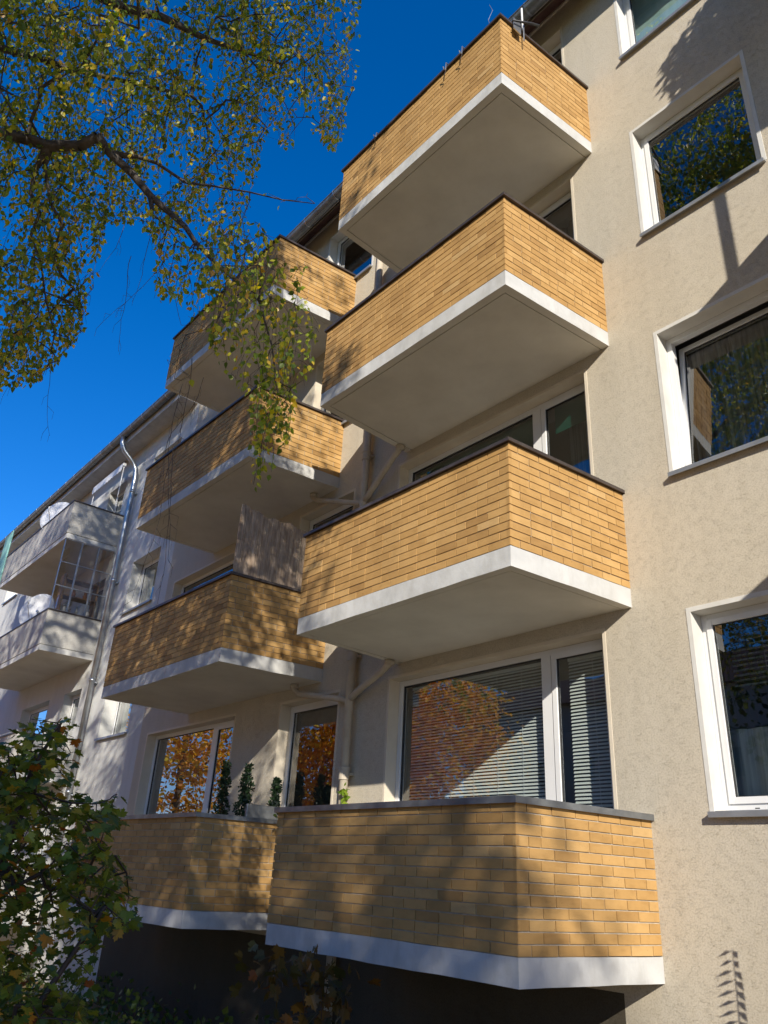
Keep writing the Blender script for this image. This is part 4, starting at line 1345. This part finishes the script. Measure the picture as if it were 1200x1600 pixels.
# bare hanging twigs
for (px, py, ds, ln) in ((195, 350, 6.2, .5), (262, 385, 6.0, 1.0), (240, 360, 6.0, .7), (96, 520, 6.2, .8), (70, 530, 6.1, .55), (300, 560, 5.5, 1.7), (285, 600, 5.4, 1.5), (270, 700, 5.5, 1.3), (318, 590, 5.5, 1.0), (205, 400, 6.0, .8)):
    p = at(px, py, ds)
    pts = [p]
    d = np.array([nr.normal(0, .1), nr.normal(0, .1), -1.0])
    for i in range(int(ln / .08)):
        d = d + np.array([nr.normal(0, .09), nr.normal(0, .09), -.1]); d /= np.linalg.norm(d)
        p = p + d * .08; pts.append(p)
        if nr.rand() < .6:
            e = d * .6 + np.array([nr.normal(0, .6), nr.normal(0, .6), 0]); e /= np.linalg.norm(e)
            bt.tube([p, p + e * .06, p + e * .06 + np.array([0, 0, -.06])], [.0014, .001, .0008], 3, caps=False)
    bt.tube(pts, list(np.linspace(.0026, .001, len(pts))), 3, caps=False)
world_obj(bt, 'twigs', 'twig_bark', birch)

# ---- broad trees right and behind the viewer: they dapple the lowest balconies
def shade_tree(name, label, cat, base, mat, fn, count, leafsize, hpts, bark='bark', group=None, trunk_r=.22, top=None, seed=1, twig=(.3, .8)):
    rs = np.random.RandomState(seed)
    t = thing(name, label, cat, (base[0], base[1], GZ), group)
    rts = fn(rs)
    bn_ = [(base[0], base[1], GZ), (base[0], base[1] + .1, GZ + top * .3), (base[0] + .1, base[1], GZ + top * .5), (base[0], base[1], GZ + top * .7), (base[0], base[1], GZ + top * .88)]
    w_ = MB(); grow(w_, bn_, [-1, 0, 1, 2, 3], rts, r0=.004, minr=[trunk_r, trunk_r * .85, trunk_r * .7, trunk_r * .45, trunk_r * .2])
    world_obj(w_, 'trunk', bark, t, smooth=True)
    P, D, Sz = [], [], []
    for r in rts:
        n_ = hpts
        c = np.array(r)
        for q in range(n_):
            v = rs.normal(0, 1, 3) * np.array([.28, .28, .2])
            P.append(c + v); D.append(v + np.array([0, 0, -.25]) + rs.normal(0, .2, 3)); Sz.append(leafsize * rs.uniform(.7, 1.2))
    P, D, Sz = np.array(P), np.array(D), np.array(Sz)
    x, y, z = proj(P)
    infr = (z > 0.3) & (x > -40) & (x < 1240) & (y > -40) & (y < 1640)
    keep = ~infr
    leaves_mesh('foliage', mat, 'oval', P[keep], D[keep], Sz[keep], t, seed)
    return t

def lowshade(x0, x1, z0, z1, t0, t1, n, f):
    def fn(rs):
        out = []; g = 0
        while len(out) < n and g < 99999:
            g += 1
            xf, zf = rs.uniform(x0, x1), rs.uniform(z0, z1)
            if rs.rand() > f(xf, zf): continue
            P = np.array([xf, -1.46, zf]) + S * rs.uniform(t0, t1)
            out.append(P)
        return np.array(out)
    return fn
def keepL(x, z):
    k = 0.5 + 0.5 * math.sin(x * 2.6 + 2.2 * z) * math.sin(z * 3.1 - x * 1.3)
    if z < -0.1 and x < -3: return 0.55
    lim = 2.35 if x < -3 else 2.1 - 0.25 * max(0, x + 1.0)
    if z > lim: return 0.0
    if x > -0.6: k *= 0.35
    return 0.06 + 0.94 * k * k
shade_tree('linden_tree', 'green linden standing in the yard behind and right of the viewer', 'tree', (11.5, -13.2), 'green_leaf',
           lowshade(-9.0, 1.2, -2.5, 2.3, 9.0, 12.5, 400, keepL), 0, .16, 46, trunk_r=.26, top=9.5, seed=31)

def ball(c, r, n):
    def fn(rs):
        v = rs.normal(0, 1, (n, 3)); v /= np.linalg.norm(v, axis=1, keepdims=True)
        v *= (rs.rand(n, 1) ** .45)
        lob = 1 + .18 * np.sin(v[:, :1] * 7 + v[:, 1:2] * 5) * np.cos(v[:, 2:3] * 6)
        return np.array(c) + v * np.array(r) * lob
    return fn
shade_tree('orange_maple', 'large orange autumn maple opposite the small windows, mirrored in their panes', 'tree', (-15.5, -9.6), 'autumn_leaf', ball((-15.5, -9.6, 5.2), (4.6, 3.4, 4.6), 640), 0, .14, 58, top=9, seed=41, group='autumn maples across the yard')
shade_tree('orange_maple', 'orange autumn maple farther left across the yard', 'tree', (-25.5, -8.0), 'autumn_leaf', ball((-25.5, -8.0, 5.5), (4.6, 3.8, 4.6), 230), 0, .16, 44, top=8, seed=42, group='autumn maples across the yard')
shade_tree('yard_tree', 'dark green tree across the yard between the blocks', 'tree', (-4.0, -19.0), 'green_leaf', ball((-4.0, -19.0, 6.0), (4.5, 3.5, 4.5), 300), 0, .22, 30, top=9, seed=43)

# ---- maple shrub in the lower left corner
MM = [(-90, 1165), (0, 1165), (55, 1118), (112, 1128), (125, 1190), (112, 1215), (150, 1250), (186, 1232), (196, 1285), (165, 1300), (185, 1340), (215, 1425), (205, 1452), (160, 1455), (150, 1500), (135, 1640), (-90, 1640)]
shrub = thing('maple_shrub', 'dense maple shrub with lobed green and few orange leaves in the lower left corner', 'shrub', (-1.35, -4.5, GZ))
rs = np.random.RandomState(77)
rts = []
g_ = 0
while len(rts) < 520 and g_ < 60000:
    g_ += 1
    px, py = rs.uniform(-80, 215), rs.uniform(1120, 1640)
    if not inside(MM, px, py)[0]: continue
    # leave gaps where the building shows through
    gap = math.sin(px * .06 + 1) * math.sin(py * .045 + px * .02)
    if gap > .55 and rs.rand() < .75: continue
    if 30 < px < 140 and 1440 < py < 1560 and rs.rand() < .85: continue
    rts.append(at(px, py, rs.uniform(4.5, 6.2)))
bn_ = [(-1.35, -4.5, GZ), (-1.3, -4.45, .3), (-1.25, -4.45, .9), (-1.3, -4.35, 1.5), (-1.2, -4.3, 2.1), (-1.2, -4.2, 2.35)]
bp_ = [-1, 0, 1, 2, 3, 4]; mr_ = [.03, .026, .02, .015, .008, .004]
bn_ += [(-1.8, -4.3, .9), (-2.0, -4.1, 1.7), (-2.0, -4.0, 2.2), (-0.9, -4.2, .8), (-0.8, -3.9, 1.4)]; bp_ += [1, 6, 7, 1, 9]; mr_ += [.018, .011, .005, .016, .007]
w_ = MB(); grow(w_, bn_, bp_, rts, r0=.0018, minr=mr_); world_obj(w_, 'stem', 'twig_bark', shrub, smooth=True)
P, D, Sz = [], [], []
for r in rts:
    for q in range(rs.randint(4, 8)):
        v = rs.normal(0, 1, 3) * np.array([.09, .09, .06]); p = r + v
        P.append(p); d = v * 6 + np.array([rs.normal(0, .5), rs.normal(0, .5), -.45]); D.append(d); Sz.append(rs.uniform(.045, .085))
P, D, Sz = map(np.array, (P, D, Sz)); x, y, z = proj(P); k_ = inside(MM, x, y) | (x < -20) | (y > 1620)
leaves_mesh('foliage', 'maple_leaf', 'maple', P[k_], D[k_], Sz[k_], shrub, 9, flat=True)

# ---- low sapling and undergrowth in the shade below the balconies
sap = thing('maple_sapling', 'thin sapling with dull yellow and rust leaves in the shade under the right balcony', 'sapling', (-2.7, -1.9, GZ))
rts = [at(rs.uniform(395, 545), rs.uniform(1490, 1620), rs.uniform(6.4, 7.3)) for _ in range(38)]
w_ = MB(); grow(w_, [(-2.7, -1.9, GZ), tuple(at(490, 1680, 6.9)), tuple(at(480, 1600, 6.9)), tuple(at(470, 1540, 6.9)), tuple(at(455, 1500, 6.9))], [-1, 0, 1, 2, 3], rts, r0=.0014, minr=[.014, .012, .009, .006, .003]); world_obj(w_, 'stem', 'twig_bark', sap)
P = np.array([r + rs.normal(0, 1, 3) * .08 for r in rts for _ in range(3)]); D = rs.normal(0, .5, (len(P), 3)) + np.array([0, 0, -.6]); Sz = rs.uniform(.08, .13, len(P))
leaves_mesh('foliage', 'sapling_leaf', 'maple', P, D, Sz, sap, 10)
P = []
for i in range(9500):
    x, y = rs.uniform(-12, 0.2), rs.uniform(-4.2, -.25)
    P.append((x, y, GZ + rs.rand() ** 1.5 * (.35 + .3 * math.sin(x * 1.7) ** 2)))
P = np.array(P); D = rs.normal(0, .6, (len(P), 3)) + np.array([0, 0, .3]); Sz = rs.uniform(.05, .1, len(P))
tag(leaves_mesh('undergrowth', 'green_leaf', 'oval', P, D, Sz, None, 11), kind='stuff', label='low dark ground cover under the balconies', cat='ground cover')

# ---- tall weed right of the frame whose pinnate shadow falls on the wall
wx, wy = 0.51 + 1.53 * .6, -.6
weed = thing('pinnate_shoot', 'slender self-sown shoot with paired narrow leaves close to the wall below the right windows', 'plant', (wx, wy, GZ))
w_ = MB(); stem = [(wx - .03, wy, GZ), (wx, wy, .6), (wx + .01, wy, 1.2), (wx + .03, wy, 1.84)]; w_.tube(stem, [.008, .007, .005, .002], 6); world_obj(w_, 'stem', 'twig_bark', weed)
w_ = MB()
e1 = Vector((1, 0, 0)) - TO_SUN * TO_SUN.x; e1.normalize(); e2 = TO_SUN.cross(e1)
if e2.z < 0: e2 = -e2
for k in range(9):
    z = 1.36 + k * .058
    for sgn in (-1, 1):
        p = Vector((wx + .01 + .02 * (z - 1.2), wy, z)); d = (e1 * sgn * 1.0 - e2 * .45 + TO_SUN * nr.normal(0, .2)).normalized()
        L = .075 * (1 if k < 7 else .7); wv = e2 * .011 + e1 * sgn * .004
        mid = p + d * L * .5
        w_.add([tuple(p), tuple(mid + wv), tuple(p + d * L - e2 * .012), tuple(mid - wv)], [(0, 1, 2, 3)])
world_obj(w_, 'foliage', 'green_leaf', weed)
